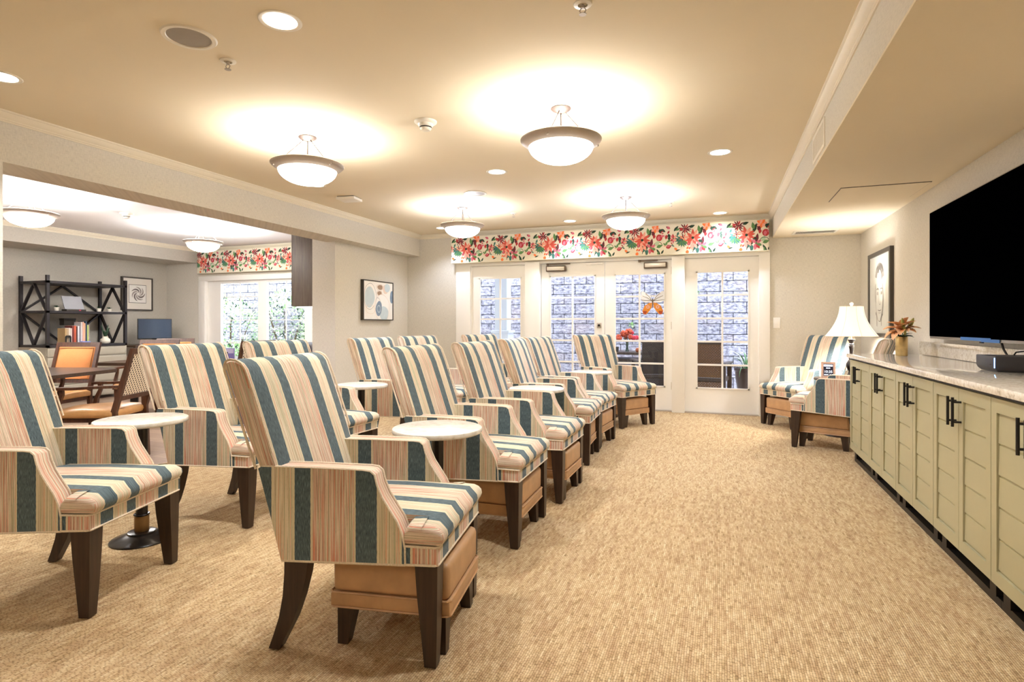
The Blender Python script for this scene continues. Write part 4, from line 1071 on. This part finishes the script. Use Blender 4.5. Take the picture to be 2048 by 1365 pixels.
DC = [(-5.03, 3.41, 204, 'walnut dining armchair with its cane back turned to the armchairs, at the near dining table'),
      (-6.58, 3.95, -70, 'walnut dining armchair showing its whole orange padded back, in front of the dark shelf unit'),
      (-6.72, 5.10, -62, 'walnut dining armchair partly hidden behind the cane-backed chair'),
      (-7.12, 5.72, -55, 'walnut dining armchair whose orange back shows below the bare wall left of the window'),
      (-5.72, 5.58, 172, 'walnut dining armchair seen edge-on in front of the side room window')]
for i, (x, y, a, lab) in enumerate(DC):
    if i == 0: dc0.location = (x, y, 0); dc0.rotation_euler = (0, 0, R(a)); dc0['label'] = lab
    else: dup(dc0, (x, y, 0), R(a), lab)
t = thing('picture_box', 'small box with a lavender field picture standing on a dining table by the window', 'box', (-5.86, 5.50, .7505), R(34))
bm = B(); box(bm, -.115, .115, -.02, .02, 0, .135, bev=.003); b_ = obj('box_body', bm, plain('lavender_print', '#7f7cc6', .5, var=.2, scale=25), t)
bm = B(); box(bm, -.108, .108, -.0212, -.0202, .07, .128); obj('sky_print', bm, plain('pale_sky_print', '#c5c6ea', .5), b_)
bm = B()
for x, r in ((-.045, .010), (.02, .014), (.036, .011)):
    q = bmesh.new(); bmesh.ops.create_uvsphere(q, u_segments=10, v_segments=6, radius=r); bmesh.ops.scale(q, vec=(1, .08, 1), verts=q.verts); merge(bm, q, 0, Matrix.Translation((x, -.0213, .078)))
obj('tree_print', bm, plain('dark_tree_print', '#2b2f55', .5), b_)
t = thing('waste_bin', 'grey bin with a dark domed lid beside the partition wall', 'bin', (-5.345, 6.42, 0), R(12))
bm = B(); box(bm, -.11, .11, -.12, .12, 0, .80, bev=.02); obj('bin_body', bm, plain('blue_grey_plastic', '#8d94a8', .5), t)
bm = B(); pts = [(-.125, .80), (.125, .80), (.125, .84)]+[(.125*math.cos(R(a)), .84+.10*math.sin(R(a))) for a in range(20, 180, 20)]+[(-.125, .84)]
prism(bm, pts, 'y', -.125, .125); bevel_sharp(bm, .004, 1, 50); obj('lid', bm, plain('dark_bin_lid', '#454252', .45), t)

# shelf unit: sage-grey cabinet + metal etagere
t = thing('shelf_cabinet', 'low warm grey drawer cabinet under the dark metal shelf', 'cabinet')
X0, X1, Y0, Y1 = -9.95, -9.30, 5.53, 6.74
bm = B(); box(bm, X0, X1-.02, Y0, Y1, .05, .84); obj('carcass', bm, M['greycab'], t)
for k in range(2):
    ya = Y0+.01+k*(Y1-Y0)/2; yb_ = ya+(Y1-Y0)/2-.02
    for z0, z1 in ((.70, .83), (.50, .69), (.28, .49), (.06, .27)):
        bm = B(); box(bm, X1-.02, X1-.002, ya, yb_, z0, z1, bev=.003); box(bm, X1-.003, X1, ya+.03, yb_-.03, z0+.025, z1-.025); dr = obj('drawer', bm, M['greycab'], t)
t = thing('metal_shelf', 'dark metal open shelf with diamond braces standing on the grey cabinet', 'shelf')
zb = .8405; z3 = 1.917
for x in (X0+.02, X1-.02):
    for y in (Y0+.02, Y1-.02):
        bm = B(); box(bm, x-.02, x+.02, y-.02, y+.02, zb, z3); obj('post', bm, M['shelfmetal'], t)
for z in (zb+.0, 1.355, 1.80):
    bm = B(); box(bm, X0, X1, Y0, Y1, z, z+.035); sh_ = obj('shelf_board', bm, M['shelfmetal'], t)
bm = B(); zm = 1.372; za, zt_ = .875, 1.80
for y in (Y0+.02, Y1-.02):
    xm = (X0+X1)/2
    for a, b in (((X0+.04, zm+.015), (xm, zt_)), ((X1-.04, zm+.015), (xm, zt_)), ((X0+.04, zm-.015), (xm, za)), ((X1-.04, zm-.015), (xm, za))):
        bm = B(); obox(bm, (a[0], y, a[1]), (b[0], y, b[1]), .022, .038, up=(0, 1, 0)); obj('brace', bm, M['shelfmetal'], t)
xk = X0+.02; ym = (Y0+Y1)/2
for a, b in (((Y0+.04, zm+.015), (ym, zt_)), ((Y1-.04, zm+.015), (ym, zt_)), ((Y0+.04, zm-.015), (ym, za)), ((Y1-.04, zm-.015), (ym, za))):
    bm = B(); obox(bm, (xk, a[0], a[1]), (xk, b[0], b[1]), .022, .045, up=(1, 0, 0)); obj('brace', bm, M['shelfmetal'], t)
# things on the shelf
SZ1, SZ2 = .876, 1.3905
bk = [(.022, .25, '#c9a878', 'thick tan book at the left end of the row on the dark shelf'), (.030, .245, '#b9a182', 'beige book beside the thick tan book'), (.022, .255, '#e7ded2', 'white book near the left of the row on the dark shelf'), (.024, .25, '#dcd0c4', 'pale book left of the red books'),
      (.026, .285, '#6e2a28', 'dark red book on the dark shelf'), (.032, .29, '#c25a3c', 'wide orange-red book on the dark shelf'), (.020, .28, '#4a2d2a', 'dark brown book right of the orange-red book'), (.024, .285, '#e3e3e8', 'white book in the middle of the row'), (.020, .27, '#8d8792', 'grey book in the middle of the row'),
      (.026, .345, '#d9d0cf', 'tall pale book on the dark shelf'), (.022, .35, '#e3ad97', 'tall pink book on the dark shelf'), (.020, .33, '#e7b390', 'tall peach book on the dark shelf'), (.022, .36, '#31475e', 'tall navy book on the dark shelf'), (.024, .30, '#b7c878', 'lime green book at the right end of the row'), (.014, .31, '#b7a49a', 'thin brown book at the right end of the row')]
y = 5.86
for w, h, c, lab in bk:
    t = thing('book', lab+'', 'book', (-9.52, y+w/2, SZ1), 0, 'books on the dark metal shelf')
    bm = B(); box(bm, -.09, .09, -w/2+.001, w/2-.001, 0, h, bev=.002, seg=1); cv_ = obj('cover', bm, plain('book_cover', c, .6, var=.1, scale=25), t)
    bm = B(); box(bm, -.085, .0885, -w/2+.004, w/2-.004, h-.003, h+.0006); obj('pages', bm, M['paper'], t)
    y += w+.001
yend = y
t = thing('bookend', 'black arch-shaped metal bookend in front of the tan book', 'bookend', (-9.40, 5.885, SZ1))
bm = B(); pts = [(-.045, 0), (-.045, .12), (-.03, .14), (.03, .14), (.045, .12), (.045, 0), (.022, 0), (.022, .10), (.012, .112), (-.012, .112), (-.022, .10), (-.022, 0)]
prism(bm, pts, 'x', -.0015, .0015); obj('plate', bm, M['black'], t)
bm = B(); box(bm, -.0015, .06, -.045, .045, 0, .002); obj('foot', bm, M['black'], t)
t = thing('storage_box', 'dark storage box lying across the tops of the books', 'box', (-9.64, 6.03, SZ1))
bm = B(); box(bm, -.06, .05, -.085, .085, .296, .40, bev=.004); obj('box_body', bm, M['frame_side'], t)
bm = B(); box(bm, -.064, .054, -.089, .089, .375, .405, bev=.003); obj('lid', bm, M['frame_side'], t)
bm = B(); box(bm, -9.44, -9.36, 6.07, 6.19, SZ1, SZ1+.045, bev=.004); o = obj('blue_case', bm, plain('periwinkle_plastic', '#7d8bd0', .5)); tag(o, 'small periwinkle blue case in front of the books', 'case')
def succulent(label, x, y, z, pot_r=.036, h=.055, big=False):
    t = thing('potted_succulent', label, 'potted plant', (x, y, z), group='small potted succulents')
    bm = B()
    if big: lathe(bm, [(0, 0), (.05, 0), (.068, .02), (.072, .05), (.062, .075), (.040, .09), (.036, .105), (.040, .115), (.034, .115), (.03, .1), (0, .095)], seg=24)
    else: lathe(bm, [(0, 0), (pot_r*.75, 0), (pot_r, h), (pot_r*.9, h), (pot_r*.85, h-.008), (0, h-.008)], seg=20)
    obj('pot', bm, M['plastic'], t)
    bm = B()
    if big:
        for k in range(7):
            a = R(51*k); tube(bm, [(0, 0, .10), (.02*math.cos(a), .02*math.sin(a), .16), (.055*math.cos(a), .055*math.sin(a), .20+.05*(k % 3))], [.012, .014, .006], 7)
    else:
        for k in range(9):
            a = R(40*k*1.7); petal(bm, (0, 0, h-.01), (pot_r*1.1*math.cos(a), pot_r*1.1*math.sin(a), h+.015+.008*(k % 3)), .016, .006)
    obj('plant', bm, M['leafdark'], t, angle=60)
succulent('white vase with a trailing dark cactus on the lower shelf', -9.42, 6.46, SZ1, big=True)
succulent('tiny potted succulent behind the front post of the dark shelf', -9.50, 5.62, SZ2)
succulent('tiny potted succulent left of the tilted pale panel', -9.45, 5.75, SZ2)
succulent('tiny potted succulent right of the tilted pale panel', -9.45, 6.38, SZ2)
succulent('tiny potted succulent at the right end of the middle shelf', -9.62, 6.66, SZ2)
t = thing('tilted_panel_stand', 'pale tilted panel on a dark stand on the middle shelf', 'display stand', (-9.52, 6.04, SZ2))
bm = B(); box(bm, -.06, .06, -.14, .15, 0, .032, bev=.004); st_ = obj('base', bm, M['frame_side'], t)
bm = B(); box(bm, .0605, .063, .04, .07, .008, .024); rl = obj('indicator', bm, plain('pink_red_label', '#c5475c', .5), st_)
bm = B(); obox(bm, (.02, .0, .03), (-.06, .0, .235), .285, .012, up=(1, 0, 0)); obj('panel', bm, plain('pale_grey_panel', '#a9abb2', .4), t)
bm = B(); box(bm, -9.56, -9.36, 6.47, 6.64, SZ2, SZ2+.006); o = obj('paper_stack', bm, M['paper']); tag(o, 'small flat stack of white paper on the middle shelf', 'paper')
# swirl picture on the back wall
t = thing('swirl_picture', 'framed print of a grey swirl on the far left wall', 'picture')
y0, y1, z0, z1 = 7.10, 7.68, 1.44, 2.04; xf = XL+.05
bm = B()
for a in ((y0, y1, z0, z0+.022), (y0, y1, z1-.022, z1), (y0, y0+.022, z0+.022, z1-.022), (y1-.022, y1, z0+.022, z1-.022)): box(bm, XL+.001, xf, *a)
obj('frame', bm, M['frame_dark'], t)
bm = B(); box(bm, XL+.02, xf-.012, y0+.022, y1-.022, z0+.022, z1-.022); mt = obj('mat_board', bm, M['mat_board'], t)
yc, zc = (y0+y1)/2, (z0+z1)/2
bm = B(); box(bm, xf-.012, xf-.0105, yc-.165, yc+.165, zc-.165, zc+.165); obj('print_border', bm, M['frame_side'], mt)
bm = B(); box(bm, xf-.0105, xf-.0095, yc-.158, yc+.158, zc-.158, zc+.158); pr_ = obj('print', bm, M['paper'], mt)
bm = B()
for k in range(7):
    a0 = 2*PI*k/7; pa, pb = [], []
    for i in range(9):
        q = i/8; r = .025+.105*q; a = a0+q*1.9; w = .016*math.sin(PI*min(1, q*.9+.1))+.003
        for L_, s in ((pa, 1), (pb, -1)): L_.append(bm.verts.new((xf-.0092+.00005*k, yc+.01+(r+s*w)*math.cos(a), zc+(r+s*w)*math.sin(a))))
    for i in range(8):
        f = bm.faces.new((pa[i], pa[i+1], pb[i+1], pb[i])); f.material_index = k % 2
obj('swirl', bm, [M['pencil'], M['pencil2']], mt, angle=0)
# desk and monitor
t = thing('desk', 'desk in the left corner carrying the computer monitor', 'desk')
bm = B(); box(bm, XL+.01, -9.25, 6.85, 7.95, .80, .83, bev=.003); obj('desktop', bm, M['tabledark'], t)
for x in (XL+.05, -9.30):
    for y in (6.89, 7.90): 
        bm = B(); box(bm, x-.025, x+.025, y-.025, y+.025, 0, .80); obj('leg', bm, M['tabledark'], t)
t = thing('computer_monitor', 'computer monitor with a dark blue screen on the corner desk', 'monitor', (-9.42, 7.33, .8305), R(-12))
bm = B(); box(bm, -.010, .010, -.285, .285, .095, .455, bev=.004); obj('housing', bm, M['black'], t)
bm = B(); box(bm, .0102, .0115, -.277, .277, .112, .447); obj('screen', bm, M['screenblue'], t)
bm = B(); box(bm, -.05, -.012, -.03, .03, .03, .30); box(bm, -.10, .08, -.11, .11, 0, .012, bev=.003); box(bm, -.045, -.015, -.03, .03, .012, .04); obj('stand', bm, M['black'], t)
bm = B(); tube(bm, [(-9.36, 7.36, .835), (-9.35, 7.42, .85), (-9.36, 7.50, .90)], .004, 6); o = obj('monitor_cable', bm, M['plastic']); tag(o, 'white cable rising behind the monitor foot', 'cable')
# doorway jamb far left
# ------------------------------------------------------------------ outside
bm = B(); box(bm, -16, 6, YF+.2, 11.4, -.12, -.02); struct('ground', bm, M['patio'])
bm = B(); box(bm, -16, 6, 11.3, 11.6, -.1, 2.75); struct('wall_courtyard', bm, M['block'])
bm = B(); box(bm, -5.6, 4.0, YF+.2, 9.30, 2.72, 2.9); struct('ceiling_porch', bm, M['column'])
t = thing('porch_column', 'white square porch column outside the leftmost glazed panel', 'column', (-3.72, 9.72, -.02))
bm = B(); box(bm, -.115, .115, -.115, .115, 1.10, 3.6); obj('shaft', bm, M['column'], t)
bm = B(); box(bm, -.15, .15, -.15, .15, 0, 1.06); box(bm, -.175, .175, -.175, .175, 1.05, 1.10, bev=.008); obj('pedestal', bm, M['column'], t)
def patio_chair(loc, rz, m, lab):
    t = thing('patio_chair', lab, 'patio chair', loc, rz, group='woven patio chairs')
    # faces +y ; back at y=-.25
    bm = B(); box(bm, -.25, .25, -.02, .02, -.0, .50); bmesh.ops.rotate(bm, verts=bm.verts, matrix=Matrix.Rotation(R(10), 3, 'X')); bmesh.ops.translate(bm, verts=bm.verts, vec=(0, -.27, .43)); obj('backrest', bm, m, t)
    bm = B(); box(bm, -.27, .27, -.27, .27, .36, .42, bev=.01); obj('seat', bm, M['darkleg'], t)
    bm = B(); box(bm, -.26, .26, -.285, -.26, .03, .36); obj('skirt', bm, m, t)
    for s in (-1, 1):
        bm = B(); box(bm, s*.27-.03, s*.27+.03, -.30, -.24, 0, .62); obj('leg', bm, M['darkleg'], t)
        bm = B(); box(bm, s*.27-.03, s*.27+.03, .20, .26, 0, .62); obj('leg', bm, M['darkleg'], t)
        bm = B(); box(bm, s*.275-.04, s*.275+.04, -.34, .28, .615, .645, bev=.008); obj('armrest', bm, M['darkleg'], t)
    bm = B(); box(bm, -.27, .27, -.385, -.335, .915, .955, bev=.01); obj('top_rail', bm, M['darkleg'], t)
patio_chair((-.17, 9.12, -.02), R(-10), M['wickamber'], 'brown woven patio chair right behind the rightmost glazed door')
patio_chair((-1.02, 9.42, -.02), R(20), M['wickdark'], 'dark woven patio chair behind the double doors beside the outdoor table')
t = thing('patio_table', 'dark outdoor table behind the double doors with red flowers on it', 'patio table', (-1.50, 10.35, -.02))
bm = B(); box(bm, -.62, .62, -.40, .40, .68, .72, bev=.006); obj('tabletop', bm, M['darkleg'], t)
for sx in (-1, 1):
    for sy in (-1, 1): 
        bm = B(); box(bm, sx*.54-.03, sx*.54+.03, sy*.33-.03, sy*.33+.03, 0, .68); obj('leg', bm, M['darkleg'], t)
bm = B(); box(bm, -.55, .55, -.34, .34, .52, .60); obj('apron', bm, M['darkleg'], t)
t = thing('flower_vase', 'glass jar of red and orange flowers on the outdoor table', 'flowers', (-1.54, 10.15, .7005))
bm = B(); lathe(bm, [(0, 0), (.055, 0), (.06, .02), (.06, .16), (.05, .20), (.055, .21)], seg=20); obj('jar', bm, M['glass'], t)
bm = B(); 
for k in range(9): a = R(40*k); tube(bm, [(.03*math.cos(a), .03*math.sin(a), .01), (.02*math.cos(a+2), .02*math.sin(a+2), .14), (.07*math.cos(a), .07*math.sin(a), .25)], .005, 5)
obj('stems', bm, M['leafdark'], t)
bm = B()
for k in range(30):
    a, r = random.uniform(0, 2*PI), .17*math.sqrt(random.random()); q = bmesh.new(); bmesh.ops.create_icosphere(q, subdivisions=2, radius=random.uniform(.028, .045))
    for v in q.verts: v.co *= random.uniform(.8, 1.2)
    for f in q.faces: f.material_index = 1 if math.cos(a)*r > .08 else 0
    merge(bm, q, 0, Matrix.Translation((r*math.cos(a), r*math.sin(a)*.6, .25+.13*(1-(r/.17)**2)+random.uniform(-.02, .02))))
obj('blooms', bm, [plain('rust_orange_bloom', '#b8431f', .7, var=.3, scale=30), plain('crimson_bloom', '#b91f33', .7, var=.3, scale=30)], t)
bm = B(); lathe(bm, [(0, 0), (.035, 0), (.05, .03), (.045, .06), (.03, .075), (0, .08)], -1.34, 10.10, 16); bmesh.ops.translate(bm, verts=bm.verts, vec=(0, 0, .7005)); o = obj('small_pumpkin', bm, plain('terracotta_orange', '#a9552c', .6)); tag(o, 'small terracotta orange gourd beside the flower jar outside', 'gourd')
bm = B(); lathe(bm, [(0, 0), (.03, 0), (.042, .09), (.036, .09), (.03, .02), (0, .015)], -1.72, 10.12, 16); bmesh.ops.translate(bm, verts=bm.verts, vec=(0, 0, .7005)); o = obj('dark_cup', bm, M['frame_side']); tag(o, 'dark cup left of the flower jar outside', 'cup')
t = thing('potted_grass', 'dark tall planter with spiky grass at the right edge of the rightmost glazed door', 'potted plant', (.40, 9.85, -.02))
bm = B(); lathe(bm, [(0, 0), (.12, 0), (.17, .36), (.175, .46), (.19, .47), (.19, .51), (.17, .51), (.16, .46), (0, .45)], seg=28); obj('planter', bm, plain('dark_brown_glaze', '#3d2a22', .3), t)
for k in range(46):
    a = random.uniform(0, 2*PI); r = random.uniform(.22, .42); h = random.uniform(-.15, .34)
    bm = B(); petal(bm, (.05*math.cos(a), .05*math.sin(a), .47), (r*math.cos(a), r*math.sin(a), .52+h), .016, .10, n=5); obj('blade', bm, M['leaf'] if k % 3 else M['leafpale'], t, angle=60)
def sprig(x, z, lab):
    t = thing('vine_sprig', lab, 'vine', (x, 11.297, z), group='vine sprigs on the block wall')
    bm = B(); tube(bm, [(0, 0, -.12), (.01, -.02, 0), (0, -.015, .1)], .004, 5); obj('stem', bm, M['twig'], t)
    bm = B()
    for k in range(5): a = R(72*k); petal(bm, (0, -.02, .07), (.07*math.cos(a), -.05, .08+.06*math.sin(a)), .05, .01)
    obj('leaves', bm, M['leafmid'], t, angle=60)
sprig(-1.62, 1.10, 'green vine sprig on the block wall above the red flowers'); sprig(-.42, 1.72, 'green vine sprig on the block wall behind the rightmost glazed door')
t = thing('bare_twigs', 'dark bare twigs left of the white porch column outside', 'twigs', (-4.03, 10.1, -.02))
bm = B()
for k in range(9):
    p = Vector((random.uniform(-.05, .05), 0, .7)); pts = [p]
    for j in range(5): p = p+Vector((random.uniform(-.06, .07), random.uniform(-.03, .03), random.uniform(.06, .12))); pts.append(p)
    tube(bm, pts, [.008, .007, .006, .005, .004, .002], 5)
tube(bm, [(0, 0, 0), (0.01, 0, .35), (0, 0, .72)], .012, 6); obj('branches', bm, M['twig'], t)
# butterfly ornament hanging on the glass of the right leaf
t = thing('butterfly_ornament', 'stained glass butterfly hanging on the right leaf of the double doors', 'ornament', (-.868, YF+.018, 1.50))
def wing(pts, m, nm, par):
    bm = B(); prism(bm, pts, 'y', -.003, .003); return obj(nm, bm, m, par)
gA = plain('amber_glass', '#d98a2f', .3, var=.3, scale=40); gW = plain('opal_glass', '#eef0f2', .3); gR = plain('rust_glass', '#a8481f', .3, var=.3, scale=40)
for s in (-1, 1):
    w_ = wing([(s*.005, .02), (s*.05, .09), (s*.13, .145), (s*.158, .13), (s*.158, .02), (s*.10, -.015), (s*.01, -.01)], gW, 'upper_wing', t)
    bm = B()
    for q in ((.09, .10), (.125, .07), (.14, .02)): tube(bm, [(s*.01, -.004, .01), (s*q[0]*.6, -.004, q[1]*.75), (s*q[0]*1.1, -.004, q[1]*1.1)], .003, 5)
    obj('leading', bm, M['bronze'], w_)
    w_ = wing([(s*.008, -.015), (s*.05, -.02), (s*.11, -.06), (s*.14, -.13), (s*.125, -.175), (s*.09, -.18), (s*.045, -.13), (s*.012, -.08)], gA, 'lower_wing', t)
    bm = B(); prism(bm, [(s*.075, -.13), (s*.135, -.13), (s*.125, -.172), (s*.09, -.176)], 'y', -.0045, -.0032); obj('wing_tip', bm, gR, w_)
    bm = B(); lathe(bm, [(.010, 0), (.024, 0), (.024, .002), (.010, .002)], seg=16, close=False); bmesh.ops.rotate(bm, verts=bm.verts, matrix=Matrix.Rotation(R(90), 3, 'X')); bmesh.ops.translate(bm, verts=bm.verts, vec=(s*.065, -.0035, -.075)); obj('eye_spot', bm, plain('pink_glass', '#e0b0a4', .3), w_)
bm = B(); tube(bm, [(0, -.004, .04), (0, -.004, 0), (0, -.004, -.09)], [.006, .010, .004], 8); tube(bm, [(0, -.004, .03), (-.03, -.004, .11)], .002, 5); tube(bm, [(0, -.004, .03), (.03, -.004, .11)], .002, 5); obj('body', bm, M['bronze'], t)

# shrubs outside the side room window
def shrub(loc, rx, ry, rz, n, lab, pale=.6):
    t = thing('shrub', lab, 'shrub', loc, group='shrubs outside the side room window')
    bm = B()
    for k in range(n):
        d = Vector((random.gauss(0, 1), random.gauss(0, 1), random.gauss(0, 1))).normalized()*random.uniform(.65, 1.0)
        p = Vector((d.x*rx, d.y*ry, rz+d.z*rz)); L_ = random.uniform(.07, .15); w = L_*.38
        ax = (d+Vector((random.uniform(-.7, .7), random.uniform(-.7, .7), random.uniform(-.6, .5)))).normalized(); s = ax.cross(Vector((random.uniform(-.4, .4), random.uniform(-.4, .4), 1))).normalized(); u = s.cross(ax)
        a, b_, c, e = [bm.verts.new(q) for q in (p, p+ax*L_*.5+s*w/2+u*.008, p+ax*L_, p+ax*L_*.5-s*w/2+u*.008)]; m_ = bm.verts.new(p+ax*L_*.5-u*.006)
        mi = 0 if random.random() < pale else (1 if random.random() < .7 else 2)
        for q in ((a, b_, m_), (b_, c, m_), (c, e, m_), (e, a, m_)):
            f = bm.faces.new(q); f.material_index = mi
    obj('foliage', bm, [M['leafpale'], M['leafmid'], M['leafdark']], t, angle=0)
    bm = B()
    for k in range(6):
        a = R(60*k); tube(bm, [(0, 0, 0), (rx*.3*math.cos(a), ry*.3*math.sin(a), rz*.7), (rx*.7*math.cos(a), ry*.7*math.sin(a), rz*1.5)], [.02, .014, .006], 6)
    obj('stems', bm, M['twig'], t)
shrub((-11.1, 10.6, -.02), .95, .55, .95, 1700, 'pale leafy shrub behind the left edge of the side room window')
shrub((-9.55, 10.72, -.02), .75, .42, 1.02, 1600, 'pale leafy shrub behind the middle post of the side room window')
shrub((-8.35, 10.6, -.02), .65, .5, .85, 1500, 'pale leafy shrub behind the right pane of the side room window')
shrub((-7.2, 10.6, -.02), .65, .5, .95, 1400, 'leafy shrub outside next to the kitchen wall cabinet')
shrub((-10.2, 9.6, -.02), .85, .45, .42, 900, 'low bright green shrub under the left pane of the side room window', .15)
shrub((-8.6, 9.6, -.02), .7, .4, .40, 800, 'low bright green shrub under the right pane of the side room window', .2)

# ------------------------------------------------------------------ world, camera, view
w = bpy.data.worlds.new('overcast_sky'); bpy.context.scene.world = w; w.use_nodes = True
bg = w.node_tree.nodes['Background']; bg.inputs[0].default_value = (.80, .88, 1.0, 1); bg.inputs[1].default_value = 2.4
cam = bpy.data.cameras.new('camera'); co = bpy.data.objects.new('camera', cam); C.objects.link(co)
co.location = (0, 0, 1.18); co.rotation_euler = (R(90), 0, math.atan2(416, 1140))
cam.sensor_width = 36; cam.lens = 1140/2048*36; cam.shift_y = -32.5/2048; cam.clip_start = .05
S = bpy.context.scene; S.camera = co
S.view_settings.view_transform = 'Standard'; S.view_settings.look = 'None'; S.view_settings.gamma = 1; S.view_settings.exposure = 1.55; S.view_settings.use_curve_mapping = False
cy = S.cycles; cy.use_denoising = True; cy.max_bounces = 8; cy.diffuse_bounces = 5; cy.glossy_bounces = 4; cy.transparent_max_bounces = 12; cy.sample_clamp_indirect = 6; cy.caustics_reflective = False; cy.caustics_refractive = False
